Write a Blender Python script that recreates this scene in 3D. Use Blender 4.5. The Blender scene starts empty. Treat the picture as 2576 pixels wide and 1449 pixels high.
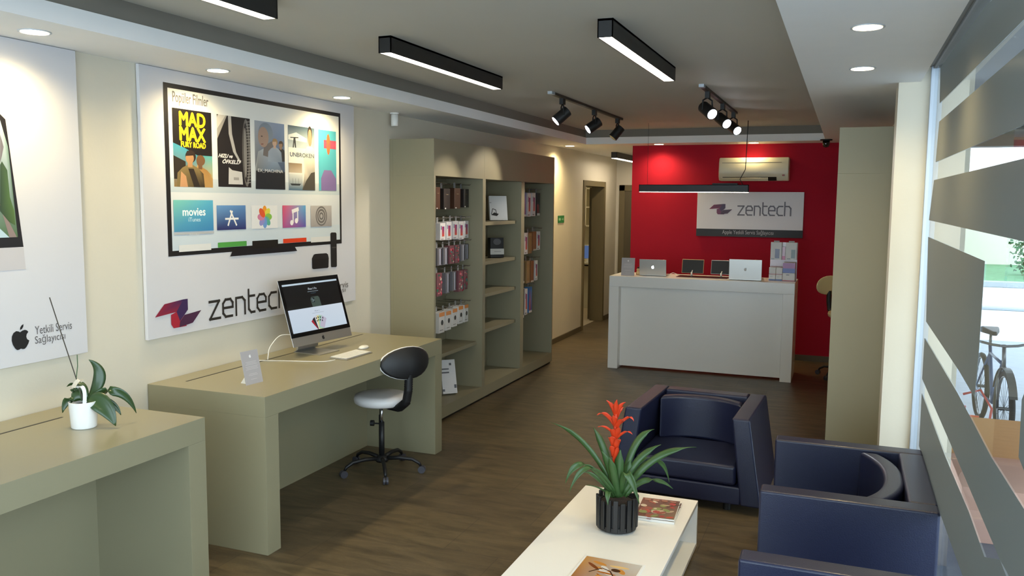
import bpy, bmesh, math, random
from mathutils import Vector, Matrix
random.seed(7)
PI = math.pi
SC = bpy.context.scene
COL = SC.collection
# ---------------------------------------------------------------- camera
F_PX = 2126.78
YAW, PITCH, ROLL = math.radians(-21.5499), math.radians(-5.8646), math.radians(0.52372)
CAM = Vector((3.3332, -1.0280, 1.7586))
cy, sy, cp, sp = math.cos(YAW), math.sin(YAW), math.cos(PITCH), math.sin(PITCH)
FWD = Vector((sy*cp, cy*cp, sp)); RT = Vector((cy, -sy, 0)); UP = RT.cross(FWD)
c_, s_ = math.cos(ROLL), math.sin(ROLL)
RT, UP = c_*RT + s_*UP, -s_*RT + c_*UP
cd = bpy.data.cameras.new('camera'); cam = bpy.data.objects.new('camera', cd); COL.objects.link(cam)
cd.sensor_width = 36; cd.lens = F_PX*36/2576; cd.clip_start = .05; cd.clip_end = 300
cam.matrix_world = Matrix(((RT.x, UP.x, -FWD.x, CAM.x), (RT.y, UP.y, -FWD.y, CAM.y), (RT.z, UP.z, -FWD.z, CAM.z), (0, 0, 0, 1)))
SC.camera = cam
# ---------------------------------------------------------------- world, colour management
SC.view_settings.view_transform = 'Standard'; SC.view_settings.look = 'None'
SC.view_settings.gamma = 1; SC.view_settings.use_curve_mapping = False
SC.view_settings.exposure = 0.66
W = bpy.data.worlds.new('sky'); SC.world = W; W.use_nodes = True
nt = W.node_tree; bg = nt.nodes['Background']
tc = nt.nodes.new('ShaderNodeTexCoord'); sx = nt.nodes.new('ShaderNodeSeparateXYZ'); cr = nt.nodes.new('ShaderNodeValToRGB')
nt.links.new(tc.outputs['Generated'], sx.inputs[0]); nt.links.new(sx.outputs['Z'], cr.inputs[0]); nt.links.new(cr.outputs[0], bg.inputs['Color'])
cr.color_ramp.elements[0].position = .45; cr.color_ramp.elements[0].color = (.74, .87, 1, 1)
cr.color_ramp.elements[1].position = 1; cr.color_ramp.elements[1].color = (.50, .70, 1, 1)
bg.inputs['Strength'].default_value = 4.0
LAMP_E = 12          # linear lamp diffusers
SPOT_E = 32           # recessed downlights, watts
# ---------------------------------------------------------------- measuring helper: a point of a real plane seen at a photo pixel
def ray(px, py): return FWD + RT*(px-1288)/F_PX + UP*(724.5-py)/F_PX
def onp(o, n, px, py):
    d = ray(px, py); return CAM + d*((Vector(o)-CAM).dot(n)/d.dot(n))
def onX(v, px, py): return onp((v, 0, 0), Vector((1, 0, 0)), px, py)
def onY(v, px, py): return onp((0, v, 0), Vector((0, 1, 0)), px, py)
def onZ(v, px, py): return onp((0, 0, v), Vector((0, 0, 1)), px, py)
def crop(s, ox, oy): return lambda x, y: (ox+x*s, oy+y*s)
# ---------------------------------------------------------------- materials
def rgb(h):
    h = h.lstrip('#'); f = lambda c: c/12.92 if c <= .04045 else ((c+.055)/1.055)**2.4
    return tuple(f(int(h[i:i+2], 16)/255) for i in (0, 2, 4))
MATS = {}
def mat(name, col='808080', rough=.5, metal=0., var=.04, scale=8., bump=0., bscale=60., coat=0., spec=.5, emit=None, es=0., stretch=None):
    if name in MATS: return MATS[name]
    m = bpy.data.materials.new(name); m.use_nodes = True; t = m.node_tree; b = t.nodes['Principled BSDF']
    c = rgb(col) if isinstance(col, str) else col
    tcn = t.nodes.new('ShaderNodeTexCoord'); mp = t.nodes.new('ShaderNodeMapping'); t.links.new(tcn.outputs['Object'], mp.inputs[0])
    if stretch: mp.inputs['Scale'].default_value = stretch
    nz = t.nodes.new('ShaderNodeTexNoise'); nz.inputs['Scale'].default_value = scale; nz.inputs['Detail'].default_value = 4
    t.links.new(mp.outputs[0], nz.inputs['Vector'])
    mx = t.nodes.new('ShaderNodeMix'); mx.data_type = 'RGBA'
    mx.inputs[6].default_value = tuple(x*(1-var) for x in c)+(1,); mx.inputs[7].default_value = tuple(min(1, x*(1+var)) for x in c)+(1,)
    t.links.new(nz.outputs['Fac'], mx.inputs[0]); t.links.new(mx.outputs[2], b.inputs['Base Color'])
    b.inputs['Roughness'].default_value = rough; b.inputs['Metallic'].default_value = metal
    b.inputs['Coat Weight'].default_value = coat; b.inputs['Coat Roughness'].default_value = .15; b.inputs['Specular IOR Level'].default_value = spec
    if emit: b.inputs['Emission Color'].default_value = rgb(emit)+(1,); b.inputs['Emission Strength'].default_value = es
    if bump:
        n2 = t.nodes.new('ShaderNodeTexNoise'); n2.inputs['Scale'].default_value = bscale; n2.inputs['Detail'].default_value = 3
        bp = t.nodes.new('ShaderNodeBump'); bp.inputs['Strength'].default_value = bump; bp.inputs['Distance'].default_value = .01
        t.links.new(mp.outputs[0], n2.inputs['Vector']); t.links.new(n2.outputs['Fac'], bp.inputs['Height']); t.links.new(bp.outputs[0], b.inputs['Normal'])
    MATS[name] = m; return m
def vcol_mat(name, rough=.45, emission=0.):
    m = bpy.data.materials.new(name); m.use_nodes = True; t = m.node_tree; b = t.nodes['Principled BSDF']
    a = t.nodes.new('ShaderNodeVertexColor'); a.layer_name = 'Col'
    b.inputs['Roughness'].default_value = rough
    if emission:
        b.inputs['Base Color'].default_value = (.01, .01, .01, 1); t.links.new(a.outputs[0], b.inputs['Emission Color']); b.inputs['Emission Strength'].default_value = emission
    else: t.links.new(a.outputs[0], b.inputs['Base Color'])
    MATS[name] = m; return m
WHITE = mat('white_wall_paint', 'd4ccb9', .6, var=.02, bump=.05)
SOFFIT = mat('white_soffit_paint', 'f3f2f0', .6, var=.02)
CEIL = mat('grey_ceiling_paint', 'c4c0b5', .7, var=.03, scale=2)
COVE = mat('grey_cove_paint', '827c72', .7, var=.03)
RED = mat('red_wall_paint', 'a8132c', .8, spec=.25, var=.04, bump=.04)
OLIVE = mat('olive_grey_lacquer', '8c866c', .33, var=.02, scale=3, coat=.08)
SHELF = mat('olive_grey_laminate', '8d866d', .5, var=.03, scale=3)
DOORM = mat('olive_brown_wood', '6e6142', .5, var=.08, scale=6, stretch=(6, 6, 1))
BASEB = mat('brown_baseboard', '5a4e3a', .5, var=.06)
WLAQ = mat('white_lacquer', 'f2ede4', .3, var=.01, coat=.3)
BLACK = mat('matte_black_metal', '1b1a1a', .45, var=.05)
BPLAS = mat('black_plastic', '121214', .5, var=.05)
DBROWN = mat('dark_bronze_metal', '2c2622', .45, var=.05)
CHROME = mat('chrome', 'c8c8cc', .2, metal=1)
ALU = mat('silver_aluminium', 'bdbab4', .35, metal=.85, var=.02)
NAVY = mat('navy_leather', '181d38', .42, var=.1, scale=14, bump=.12, bscale=240, spec=.5, coat=.15)
WLEA = mat('white_leatherette', 'e2dedb', .4, var=.02)
CREAM = mat('cream_leatherette', 'e0cf9c', .45, var=.03)
WPLAS = mat('white_plastic', 'e8e6e0', .35, var=.01)
ACW = mat('aged_white_plastic', 'dcd6bd', .35, var=.02)
PBOARD = mat('poster_board', 'cfcdcf', .5, var=.01)
CORAL = mat('ceramic_white', 'eceae6', .2, coat=.5, var=.01)
SOIL = mat('dark_soil', '2e211a', .95, var=.4, scale=60, bump=.8)
LEAF = mat('strap_leaf_green', '38562a', .4, var=.25, scale=12)
OLEAF = mat('orchid_leaf_green', '2b4520', .35, var=.3, scale=10, coat=.2)
BRACT = mat('orange_red_bract', 'd23c18', .4, var=.15, scale=20)
GREYF = mat('frame_aluminium', 'b9c2cc', .4, metal=.3, var=.02)
TRIMG = mat('window_head_grey', '756f68', .6, var=.05)
STEM = mat('dark_stem', '4a4238', .7, var=.2)
PRINT = vcol_mat('printed_colours'); SCREEN = vcol_mat('screen_image', .12, .5); GLOSSP = vcol_mat('glossy_print', .25)
LAMPM = mat('lamp_diffuser', 'ffffff', .5, emit='fff0d8', es=LAMP_E)
DOWNM = mat('downlight_glow', 'ffffff', .5, emit='ffe9b8', es=9)
COOLM = mat('track_spot_glow', 'ffffff', .5, emit='f2f4ff', es=14)
def clear_glass():
    m = bpy.data.materials.new('clear_glass'); m.use_nodes = True; t = m.node_tree; t.nodes.clear()
    o = t.nodes.new('ShaderNodeOutputMaterial'); mx = t.nodes.new('ShaderNodeMixShader'); tr = t.nodes.new('ShaderNodeBsdfTransparent'); g = t.nodes.new('ShaderNodeBsdfGlossy')
    fr = t.nodes.new('ShaderNodeFresnel'); fr.inputs['IOR'].default_value = 1.5; g.inputs['Roughness'].default_value = .01
    tr.inputs['Color'].default_value = (.96, .985, .98, 1)
    ge = t.nodes.new('ShaderNodeNewGeometry'); iv = t.nodes.new('ShaderNodeMath'); iv.operation = 'SUBTRACT'; iv.inputs[0].default_value = 1; t.links.new(ge.outputs['Backfacing'], iv.inputs[1])
    mu = t.nodes.new('ShaderNodeMath'); mu.operation = 'MULTIPLY'; t.links.new(fr.outputs[0], mu.inputs[0]); t.links.new(iv.outputs[0], mu.inputs[1])
    t.links.new(mu.outputs[0], mx.inputs[0]); t.links.new(tr.outputs[0], mx.inputs[1]); t.links.new(g.outputs[0], mx.inputs[2]); t.links.new(mx.outputs[0], o.inputs[0]); MATS['clear_glass'] = m; return m
GLASS = clear_glass()
def film_mat():
    m = bpy.data.materials.new('frosted_film'); m.use_nodes = True; t = m.node_tree; t.nodes.clear()
    o = t.nodes.new('ShaderNodeOutputMaterial'); a = t.nodes.new('ShaderNodeAddShader'); tl = t.nodes.new('ShaderNodeBsdfTranslucent'); df = t.nodes.new('ShaderNodeBsdfDiffuse')
    gl = t.nodes.new('ShaderNodeBsdfGlossy'); mx = t.nodes.new('ShaderNodeMixShader'); gl.inputs['Roughness'].default_value = .22
    nz = t.nodes.new('ShaderNodeTexNoise'); nz.inputs['Scale'].default_value = 900
    cr = t.nodes.new('ShaderNodeValToRGB'); cr.color_ramp.elements[0].color = (.12, .122, .112, 1); cr.color_ramp.elements[1].color = (.16, .16, .147, 1)
    t.links.new(nz.outputs['Fac'], cr.inputs[0]); t.links.new(cr.outputs[0], df.inputs['Color'])
    tl.inputs['Color'].default_value = (.17, .175, .168, 1); mx.inputs[0].default_value = .09
    t.links.new(tl.outputs[0], a.inputs[0]); t.links.new(df.outputs[0], a.inputs[1]); t.links.new(a.outputs[0], mx.inputs[1]); t.links.new(gl.outputs[0], mx.inputs[2]); t.links.new(mx.outputs[0], o.inputs[0])
    MATS['frosted_film'] = m; return m
FILM = film_mat()
def floor_mat():
    m = bpy.data.materials.new('brown_slate_tiles'); m.use_nodes = True; t = m.node_tree; b = t.nodes['Principled BSDF']
    tcn = t.nodes.new('ShaderNodeTexCoord'); br = t.nodes.new('ShaderNodeTexBrick')
    br.inputs['Color1'].default_value = rgb('62553f')+(1,); br.inputs['Color2'].default_value = rgb('584c3a')+(1,); br.inputs['Mortar'].default_value = rgb('4a4032')+(1,)
    br.inputs['Scale'].default_value = 1; br.inputs['Mortar Size'].default_value = .0025; br.inputs['Brick Width'].default_value = .9; br.inputs['Row Height'].default_value = .45; br.offset = .33
    t.links.new(tcn.outputs['Object'], br.inputs['Vector'])
    mp = t.nodes.new('ShaderNodeMapping'); mp.inputs['Scale'].default_value = (1.2, 5, 1); t.links.new(tcn.outputs['Object'], mp.inputs[0])
    nz = t.nodes.new('ShaderNodeTexNoise'); nz.inputs['Scale'].default_value = 3.2; nz.inputs['Detail'].default_value = 9; nz.inputs['Roughness'].default_value = .68; nz.inputs['Distortion'].default_value = .6
    t.links.new(mp.outputs[0], nz.inputs['Vector'])
    cr = t.nodes.new('ShaderNodeValToRGB'); cr.color_ramp.elements[0].position = .3; cr.color_ramp.elements[0].color = (.42, .41, .38, 1); cr.color_ramp.elements[1].position = .75; cr.color_ramp.elements[1].color = (1.4, 1.36, 1.28, 1)
    t.links.new(nz.outputs['Fac'], cr.inputs[0])
    mx = t.nodes.new('ShaderNodeMix'); mx.data_type = 'RGBA'; mx.blend_type = 'MULTIPLY'; mx.inputs[0].default_value = 1
    t.links.new(br.outputs['Color'], mx.inputs[6]); t.links.new(cr.outputs[0], mx.inputs[7]); t.links.new(mx.outputs[2], b.inputs['Base Color'])
    b.inputs['Roughness'].default_value = .42
    bp = t.nodes.new('ShaderNodeBump'); bp.inputs['Strength'].default_value = .25; bp.inputs['Distance'].default_value = .01; t.links.new(nz.outputs['Fac'], bp.inputs['Height']); t.links.new(bp.outputs[0], b.inputs['Normal'])
    return m
FLOOR = floor_mat()
# ---------------------------------------------------------------- mesh helpers
class MB:
    def __init__(s): s.bm = bmesh.new()
    def hull8(s, v):
        q = [s.bm.verts.new(p) for p in v]
        for f in ((0, 3, 2, 1), (4, 5, 6, 7), (0, 1, 5, 4), (1, 2, 6, 5), (2, 3, 7, 6), (3, 0, 4, 7)): s.bm.faces.new([q[i] for i in f])
        return s
    def box(s, x0, y0, z0, x1, y1, z1): return s.hull8([(x0, y0, z0), (x1, y0, z0), (x1, y1, z0), (x0, y1, z0), (x0, y0, z1), (x1, y0, z1), (x1, y1, z1), (x0, y1, z1)])
    def cyl(s, a, b, r, r2=None, n=20):
        a, b = Vector(a), Vector(b); r2 = r if r2 is None else r2; d = (b-a).normalized()
        u = d.orthogonal().normalized(); w = d.cross(u)
        A = [s.bm.verts.new(a+(u*math.cos(2*PI*i/n)+w*math.sin(2*PI*i/n))*r) for i in range(n)]
        B = [s.bm.verts.new(b+(u*math.cos(2*PI*i/n)+w*math.sin(2*PI*i/n))*r2) for i in range(n)]
        for i in range(n): s.bm.faces.new((A[i], A[(i+1) % n], B[(i+1) % n], B[i]))
        s.bm.faces.new(A[::-1]); s.bm.faces.new(B); return s
    def tube(s, pts, r, n=10, rs=None):
        pts = [Vector(p) for p in pts]; rings = []; u = None
        for i, p in enumerate(pts):
            d = (pts[min(i+1, len(pts)-1)]-pts[max(i-1, 0)]).normalized()
            u = d.orthogonal().normalized() if u is None else (u-d*u.dot(d)).normalized()
            w = d.cross(u); rr = rs[i] if rs else r
            rings.append([s.bm.verts.new(p+(u*math.cos(2*PI*k/n)+w*math.sin(2*PI*k/n))*rr) for k in range(n)])
        for A, B in zip(rings, rings[1:]):
            for i in range(n): s.bm.faces.new((A[i], A[(i+1) % n], B[(i+1) % n], B[i]))
        s.bm.faces.new(rings[0][::-1]); s.bm.faces.new(rings[-1]); return s
    def lathe(s, prof, c=(0, 0, 0), n=32, sxy=(1, 1)):
        c = Vector(c); rings = []
        for r, z in prof: rings.append([s.bm.verts.new(c+Vector((r*sxy[0]*math.cos(2*PI*k/n), r*sxy[1]*math.sin(2*PI*k/n), z))) for k in range(n)])
        for A, B in zip(rings, rings[1:]):
            for i in range(n): s.bm.faces.new((A[i], A[(i+1) % n], B[(i+1) % n], B[i]))
        s.bm.faces.new(rings[0][::-1]); s.bm.faces.new(rings[-1]); return s
    def prism(s, poly, d):
        d = Vector(d); A = [s.bm.verts.new(p) for p in poly]; B = [s.bm.verts.new(Vector(p)+d) for p in poly]; n = len(A)
        s.bm.faces.new(A[::-1]); s.bm.faces.new(B)
        for i in range(n): s.bm.faces.new((A[i], A[(i+1) % n], B[(i+1) % n], B[i]))
        return s
    def torus(s, c, ax, R, r, n=32, m=8, a0=0, a1=2*PI):
        ax = Vector(ax).normalized(); u = ax.orthogonal().normalized(); w = ax.cross(u); c = Vector(c); full = abs(a1-a0-2*PI) < 1e-4
        rings = []
        for i in range(n if full else n+1):
            a = a0+(a1-a0)*i/n; d = u*math.cos(a)+w*math.sin(a)
            rings.append([s.bm.verts.new(c+d*(R+r*math.cos(2*PI*k/m))+ax*r*math.sin(2*PI*k/m)) for k in range(m)])
        L = len(rings)
        for i in range(L if full else L-1):
            A, B = rings[i], rings[(i+1) % L]
            for k in range(m): s.bm.faces.new((A[k], A[(k+1) % m], B[(k+1) % m], B[k]))
        return s
    def strip(s, pts, widths, side, fold=.0):
        """leaf blade: centre line, half widths, sideways direction, V fold"""
        rows = []
        for i, p in enumerate(pts):
            p = Vector(p); d = (Vector(pts[min(i+1, len(pts)-1)])-Vector(pts[max(i-1, 0)])).normalized()
            sd = Vector(side); sd = (sd-d*sd.dot(d)).normalized(); nr = d.cross(sd); w = widths[i]
            rows.append([s.bm.verts.new(p-sd*w+nr*w*fold), s.bm.verts.new(p-sd*w*.5+nr*w*fold*.35), s.bm.verts.new(p), s.bm.verts.new(p+sd*w*.5+nr*w*fold*.35), s.bm.verts.new(p+sd*w+nr*w*fold)])
        for A, B in zip(rows, rows[1:]):
            for k in range(4): s.bm.faces.new((A[k], A[k+1], B[k+1], B[k]))
        return s
    def build(s, name, m, parent=None, smooth=False, bevel=0, seg=2, solid=0, sub=0, world=False):
        bmesh.ops.recalc_face_normals(s.bm, faces=s.bm.faces)
        me = bpy.data.meshes.new(name); s.bm.to_mesh(me); s.bm.free()
        if world and parent: me.transform(parent.matrix_basis.inverted())
        if smooth:
            for p in me.polygons: p.use_smooth = True
        o = bpy.data.objects.new(name, me); COL.objects.link(o); me.materials.append(m)
        if solid: md = o.modifiers.new('thick', 'SOLIDIFY'); md.thickness = solid; md.offset = 0
        if bevel:
            md = o.modifiers.new('bevel', 'BEVEL'); md.width = bevel; md.segments = seg; md.limit_method = 'ANGLE'; md.angle_limit = math.radians(40)
            md.harden_normals = False
            for p in me.polygons: p.use_smooth = True
            wn = o.modifiers.new('wn', 'WEIGHTED_NORMAL'); wn.keep_sharp = True
        if sub: md = o.modifiers.new('sub', 'SUBSURF'); md.levels = sub; md.render_levels = sub
        if parent: o.parent = parent
        return o
def box(name, m, a, b, parent=None, bevel=0, world=False): return MB().box(*a, *b).build(name, m, parent, bevel=bevel, world=world)
def tag(o, label, cat, group=None, kind=None):
    o['label'] = label; o['category'] = cat
    if group: o['group'] = group
    if kind: o['kind'] = kind
    return o
def thing(name, label, cat, loc=(0, 0, 0), rz=0, group=None):
    o = bpy.data.objects.new(name, None); COL.objects.link(o); o.location = loc; o.rotation_euler = (0, 0, rz); o.empty_display_size = .1
    return tag(o, label, cat, group)
def struct(o): o['kind'] = 'structure'; return o
def dup(src, loc=None, rz=None, label=None):
    bpy.context.view_layer.update()
    r = src.copy(); COL.objects.link(r)
    if loc is not None: r.location = loc
    if rz is not None: r.rotation_euler = (0, 0, rz)
    if label: r['label'] = label
    def rec(a, b):
        for ch in list(a.children):
            if ch in made: continue
            c = ch.copy(); COL.objects.link(c); c.parent = b; made.add(c); rec(ch, c)
    made = set(); rec(src, r); return r
def bez(p0, p1, p2, n=12):
    p0, p1, p2 = Vector(p0), Vector(p1), Vector(p2)
    return [p0*(1-t)**2+p1*2*t*(1-t)+p2*t*t for t in (i/n for i in range(n+1))]
# ---------------------------------------------------------------- flat printed artwork on a plane
_txt = {}
def glyphs(s):
    if s in _txt: return _txt[s]
    cu = bpy.data.curves.new('t', 'FONT'); cu.body = s; cu.resolution_u = 3
    ob = bpy.data.objects.new('t', cu); COL.objects.link(ob); bpy.context.view_layer.update()
    me = bpy.data.meshes.new_from_object(ob.evaluated_get(bpy.context.evaluated_depsgraph_get()))
    v = [(p.co.x, p.co.y) for p in me.vertices]; f = [tuple(p.vertices) for p in me.polygons]
    bpy.data.objects.remove(ob); bpy.data.meshes.remove(me)
    x0, x1 = min(a for a, b in v), max(a for a, b in v); y0, y1 = min(b for a, b in v), max(b for a, b in v)
    _txt[s] = ([((a-x0)/(x1-x0), (b-y0)/(y1-y0)) for a, b in v], f, (x1-x0)/(y1-y0)); return _txt[s]
class Art:
    def __init__(s, o, u, v, step=.000015):
        s.o, s.u, s.v = Vector(o), Vector(u).normalized(), Vector(v).normalized(); s.n = s.u.cross(s.v); s.V = []; s.Fa = []; s.C = []; s.k = 0; s.step = step; s.m = None
    def uv(s, px, py):                       # plane coordinates of a photo pixel
        p = onp(s.o, s.n, px, py)-s.o; return (p.dot(s.u), p.dot(s.v))
    def P(s, *pts): return [s.uv(*(s.m(*p) if s.m else p)) for p in pts]
    def poly(s, pts, col, lift=True):
        if lift: s.k += 1
        cols = [rgb(c) for c in col] if isinstance(col, (list, tuple)) and isinstance(col[0], str) else [rgb(col)]*len(pts)
        b = len(s.V); h = (s.k+1)*s.step
        for a, c in pts: s.V.append(s.o+s.u*a+s.v*c+s.n*h)
        s.Fa.append(tuple(range(b, b+len(pts)))); s.C.append(cols); return s
    def rect(s, a, b, col):                  # a low-left, b up-right in plane coordinates; 4 colours = bl br tr tl
        return s.poly([(a[0], a[1]), (b[0], a[1]), (b[0], b[1]), (a[0], b[1])], col)
    def prect(s, x0, y0, x1, y1, col):       # photo box -> upright rectangle on the plane
        m = s.m or (lambda x, y: (x, y)); xm, ym = (x0+x1)/2, (y0+y1)/2
        l = s.uv(*m(x0, ym))[0]; r = s.uv(*m(x1, ym))[0]; t = s.uv(*m(xm, y0))[1]; b = s.uv(*m(xm, y1))[1]
        s.rect((l, b), (r, t), col); return (l, b, r, t)
    def oval(s, c, rx, ry, col, n=24, rot=0):
        return s.poly([(c[0]+rx*math.cos(a)*math.cos(rot)-ry*math.sin(a)*math.sin(rot), c[1]+rx*math.cos(a)*math.sin(rot)+ry*math.sin(a)*math.cos(rot)) for a in (2*PI*i/n for i in range(n))], col)
    def line(s, pts, w, col):
        s.k += 1
        for (a, b), (c, d) in zip(pts, pts[1:]):
            L = math.hypot(c-a, d-b) or 1e-6; ex, ey = (c-a)/L*w/2, (d-b)/L*w/2; nx, ny = -ey, ex
            s.poly([(a-ex+nx, b-ey+ny), (a-ex-nx, b-ey-ny), (c+ex-nx, d+ey-ny), (c+ex+nx, d+ey+ny)], col, lift=True)
            s.k -= 1
            s.k += .12
        return s
    def text(s, t, l, b, r, tp, col, shear=0, bold=0):
        if bold:
            for dx, dy in ((-bold, 0), (bold, 0), (0, bold*.8), (0, -bold*.8)): s.text(t, l+dx, b+dy, r+dx, tp+dy, col, shear)
        s.k += 1; v, f, _ = glyphs(t); base = len(s.V); h = (s.k+1)*s.step
        for a, c in v: s.V.append(s.o+s.u*(l+(r-l)*a+shear*(tp-b)*c)+s.v*(b+(tp-b)*c)+s.n*h)
        for q in f: s.Fa.append(tuple(base+i for i in q)); s.C.append([rgb(col)]*len(q))
        return s
    def build(s, name, m, parent=None, world=True):
        me = bpy.data.meshes.new(name); me.from_pydata([tuple(p) for p in s.V], [], s.Fa)
        ca = me.color_attributes.new('Col', 'FLOAT_COLOR', 'CORNER'); i = 0
        for cols in s.C:
            for c in cols: ca.data[i].color = (*c, 1); i += 1
        if world and parent: me.transform(parent.matrix_basis.inverted())
        o = bpy.data.objects.new(name, me); COL.objects.link(o); me.materials.append(m)
        if parent: o.parent = parent
        return o
def fruit_logo(A, c, h, col):                # bitten fruit emblem with a leaf, height h
    pts = [(0, .62), (.12, .68), (.25, .7), (.36, .66), (.43, .58), (.34, .48), (.31, .36), (.35, .24), (.46, .16), (.4, .02), (.3, -.12), (.2, -.2), (.1, -.2), (0, -.16), (-.1, -.2), (-.2, -.2), (-.3, -.1), (-.4, .08), (-.45, .28), (-.43, .48), (-.34, .63), (-.2, .7), (-.08, .67)]
    A.poly([(c[0]+x*h, c[1]+(y-.3)*h) for x, y in pts], col)
    A.poly([(c[0]+x*h, c[1]+(y-.3)*h) for x, y in [(0, .72), (.02, .84), (.1, .94), (.2, .98), (.18, .86), (.1, .76)]], col)
def zlogo(A, l, b, r, t, cols=('8c1c34', '3a2450', 'a31f32', '45203f')):
    q = lambda pts: [(l+(r-l)*x, b+(t-b)*y) for x, y in pts]
    A.poly(q([(0, .5), (.2, .92), (.6, 1), (.45, .58)]), [cols[0], cols[0], cols[1], cols[0]])
    A.poly(q([(.6, 1), (.7, 1), (.7, .6), (.52, .22), (.42, .45), (.45, .58)]), cols[1])
    A.poly(q([(.33, .5), (.45, .58), (.52, .22), (.62, .42), (.66, 0), (.38, 0), (.33, .15)]), cols[2])
    A.poly(q([(.62, .42), (1, .5), (.8, .08), (.5, 0), (.52, .2)]), cols[3])
LET = {'z': ([[(0, 1), (.75, 1), (.02, 0), (.8, 0)]], 1.05), 'e': ([[(.05, .52), (.78, .52), (.78, .78), (.6, 1), (.2, 1), (0, .78), (0, .22), (.2, 0), (.72, 0)]], 1.06),
       'n': ([[(0, 0), (0, 1)], [(0, 1), (.52, 1), (.74, .78), (.74, 0)]], 1.02), 't': ([[(.05, 1.38), (.05, .22), (.25, 0), (.55, 0)], [(.05, 1), (.55, 1)]], .8),
       'c': ([[(.68, 1), (.22, 1), (0, .78), (0, .22), (.22, 0), (.68, 0)]], .95), 'h': ([[(0, 1.45), (0, 0)], [(0, 1), (.52, 1), (.74, .78), (.74, 0)]], .74)}
def zword(A, l, b, r, xh, col, wd=.16):
    tot = sum(LET[c][1] for c in 'zentech'); k = (r-l)/tot; x = l
    for c in 'zentech':
        for st in LET[c][0]: A.line([(x+px*k, b+py*xh) for px, py in st], wd*xh, col)
        x += LET[c][1]*k
ZS, ZC, ZL = 2.424, 2.585, 2.5
Y0, YR, YH = -2.4, 8.93, 11.75
XW = 3.745
# ================================================================ THE ROOM
struct(box('floor', FLOOR, (-.1, Y0, -.06), (XW+.02, YH+.1, 0)))
struct(box('ceiling', CEIL, (-.1, Y0, ZC), (XW+.3, YH+.1, ZC+.1)))
w = MB(); w.box(-.17, Y0, 0, 0, 9.98, ZC); w.box(-.17, 11.09, 0, 0, YH+.1, ZC); w.box(-.17, 9.98, 2.05, 0, 11.09, ZC)
struct(w.build('wall_left', WHITE))
struct(box('wall_far', RED, (.924, YR, 0), (XW+.3, YR+.12, ZC)))
struct(box('wall_back_of_hall', WHITE, (-.12, YH, 0), (2.2, YH+.12, ZC))).name = 'wall_hall'
struct(box('wall_hall_side', WHITE, (.924, YR+.12, 0), (1.04, YH, ZC)))
w = MB(); w.box(3.56, 4.143, 0, XW+.035, 4.42, ZC); w.box(3.655, 4.42, 0, XW+.035, YR, ZC); w.box(XW+.035, 4.36, .12, 3.955, 4.7, ZC+.3)
struct(w.build('wall_right', WHITE)); struct(box('trim_4', mat('grey_plinth', '6f6a64', .7, var=.15, scale=20), (XW+.035, 4.35, -.35), (3.965, 4.71, .12)))
w = MB(); w.box(-.12, Y0-.12, 2.45, XW+.3, Y0, ZC); w.box(-.12, Y0-.12, 0, .12, Y0, 2.45)
struct(w.build('wall_front', WHITE))
# soffit with a raised tray
w = MB()
w.box(0, Y0, ZS, .467, 8.54, ZL); w.box(0, 8.54, ZS, 3.67, YR, ZL); w.box(3.08, Y0, ZS, 3.67, 8.54, ZL); w.box(0, YR, ZS, .924, YH, ZL)
struct(w.build('trim_soffit', SOFFIT)).name = 'trim_1'
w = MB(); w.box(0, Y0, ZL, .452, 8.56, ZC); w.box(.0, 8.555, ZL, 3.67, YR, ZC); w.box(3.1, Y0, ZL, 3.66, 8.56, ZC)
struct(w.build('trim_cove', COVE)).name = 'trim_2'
w = MB(); w.box(3.67, Y0, 2.5, XW+.035, 4.143, ZC)
struct(w.build('trim_window_head', TRIMG)).name = 'trim_3'
w = MB(); w.box(0, 7.66, 0, .014, 9.98, .065); w.box(0, 11.13, 0, .014, YH, .065)
struct(w.build('baseboard_left', BASEB))
w = MB(); w.box(.924, YR-.014, 0, 3.655, YR, .065); w.box(.5, YH-.014, 0, .924, YH, .065)
struct(w.build('baseboard_far', BASEB))
# side door (open) in left wall
d = bpy.data.objects.new('door_1', None); COL.objects.link(d); struct(d)
w = MB(); w.box(-.18, 9.98, 0, .016, 10.055, 2.05); w.box(-.18, 11.02, 0, .016, 11.09, 2.05); w.box(-.18, 10.055, 1.975, .016, 11.02, 2.05)
w.build('door_frame', DOORM, d, bevel=.004)
leafd = MB().box(-.235, 11.1, .01, -.195, 11.9, 1.97).build('door_leaf', DOORM, d, bevel=.003)
MB().cyl((-.235, 11.8, 1.0), (-.28, 11.8, 1.0), .012).cyl((-.28, 11.8, 1.0), (-.28, 11.69, 1.0), .009).build('door_handle', CHROME, leafd, smooth=True)
# hall end door
d = bpy.data.objects.new('door_2', None); COL.objects.link(d); struct(d)
w = MB(); w.box(.05, YH-.02, 0, .14, YH+.01, 2.02); w.box(.84, YH-.02, 0, .92, YH+.01, 2.02); w.box(.05, YH-.02, 1.93, .92, YH+.01, 2.02)
w.build('door_frame', DOORM, d, bevel=.004)
leafd = MB().box(.14, YH-.008, .01, .84, YH+.005, 1.93).build('door_leaf', mat('brown_door_leaf', '5c5138', .5, var=.1, stretch=(8, 8, 1)), d)
MB().cyl((.76, YH-.008, 1.0), (.76, YH-.05, 1.0), .012).build('door_handle', CHROME, leafd)
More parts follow.
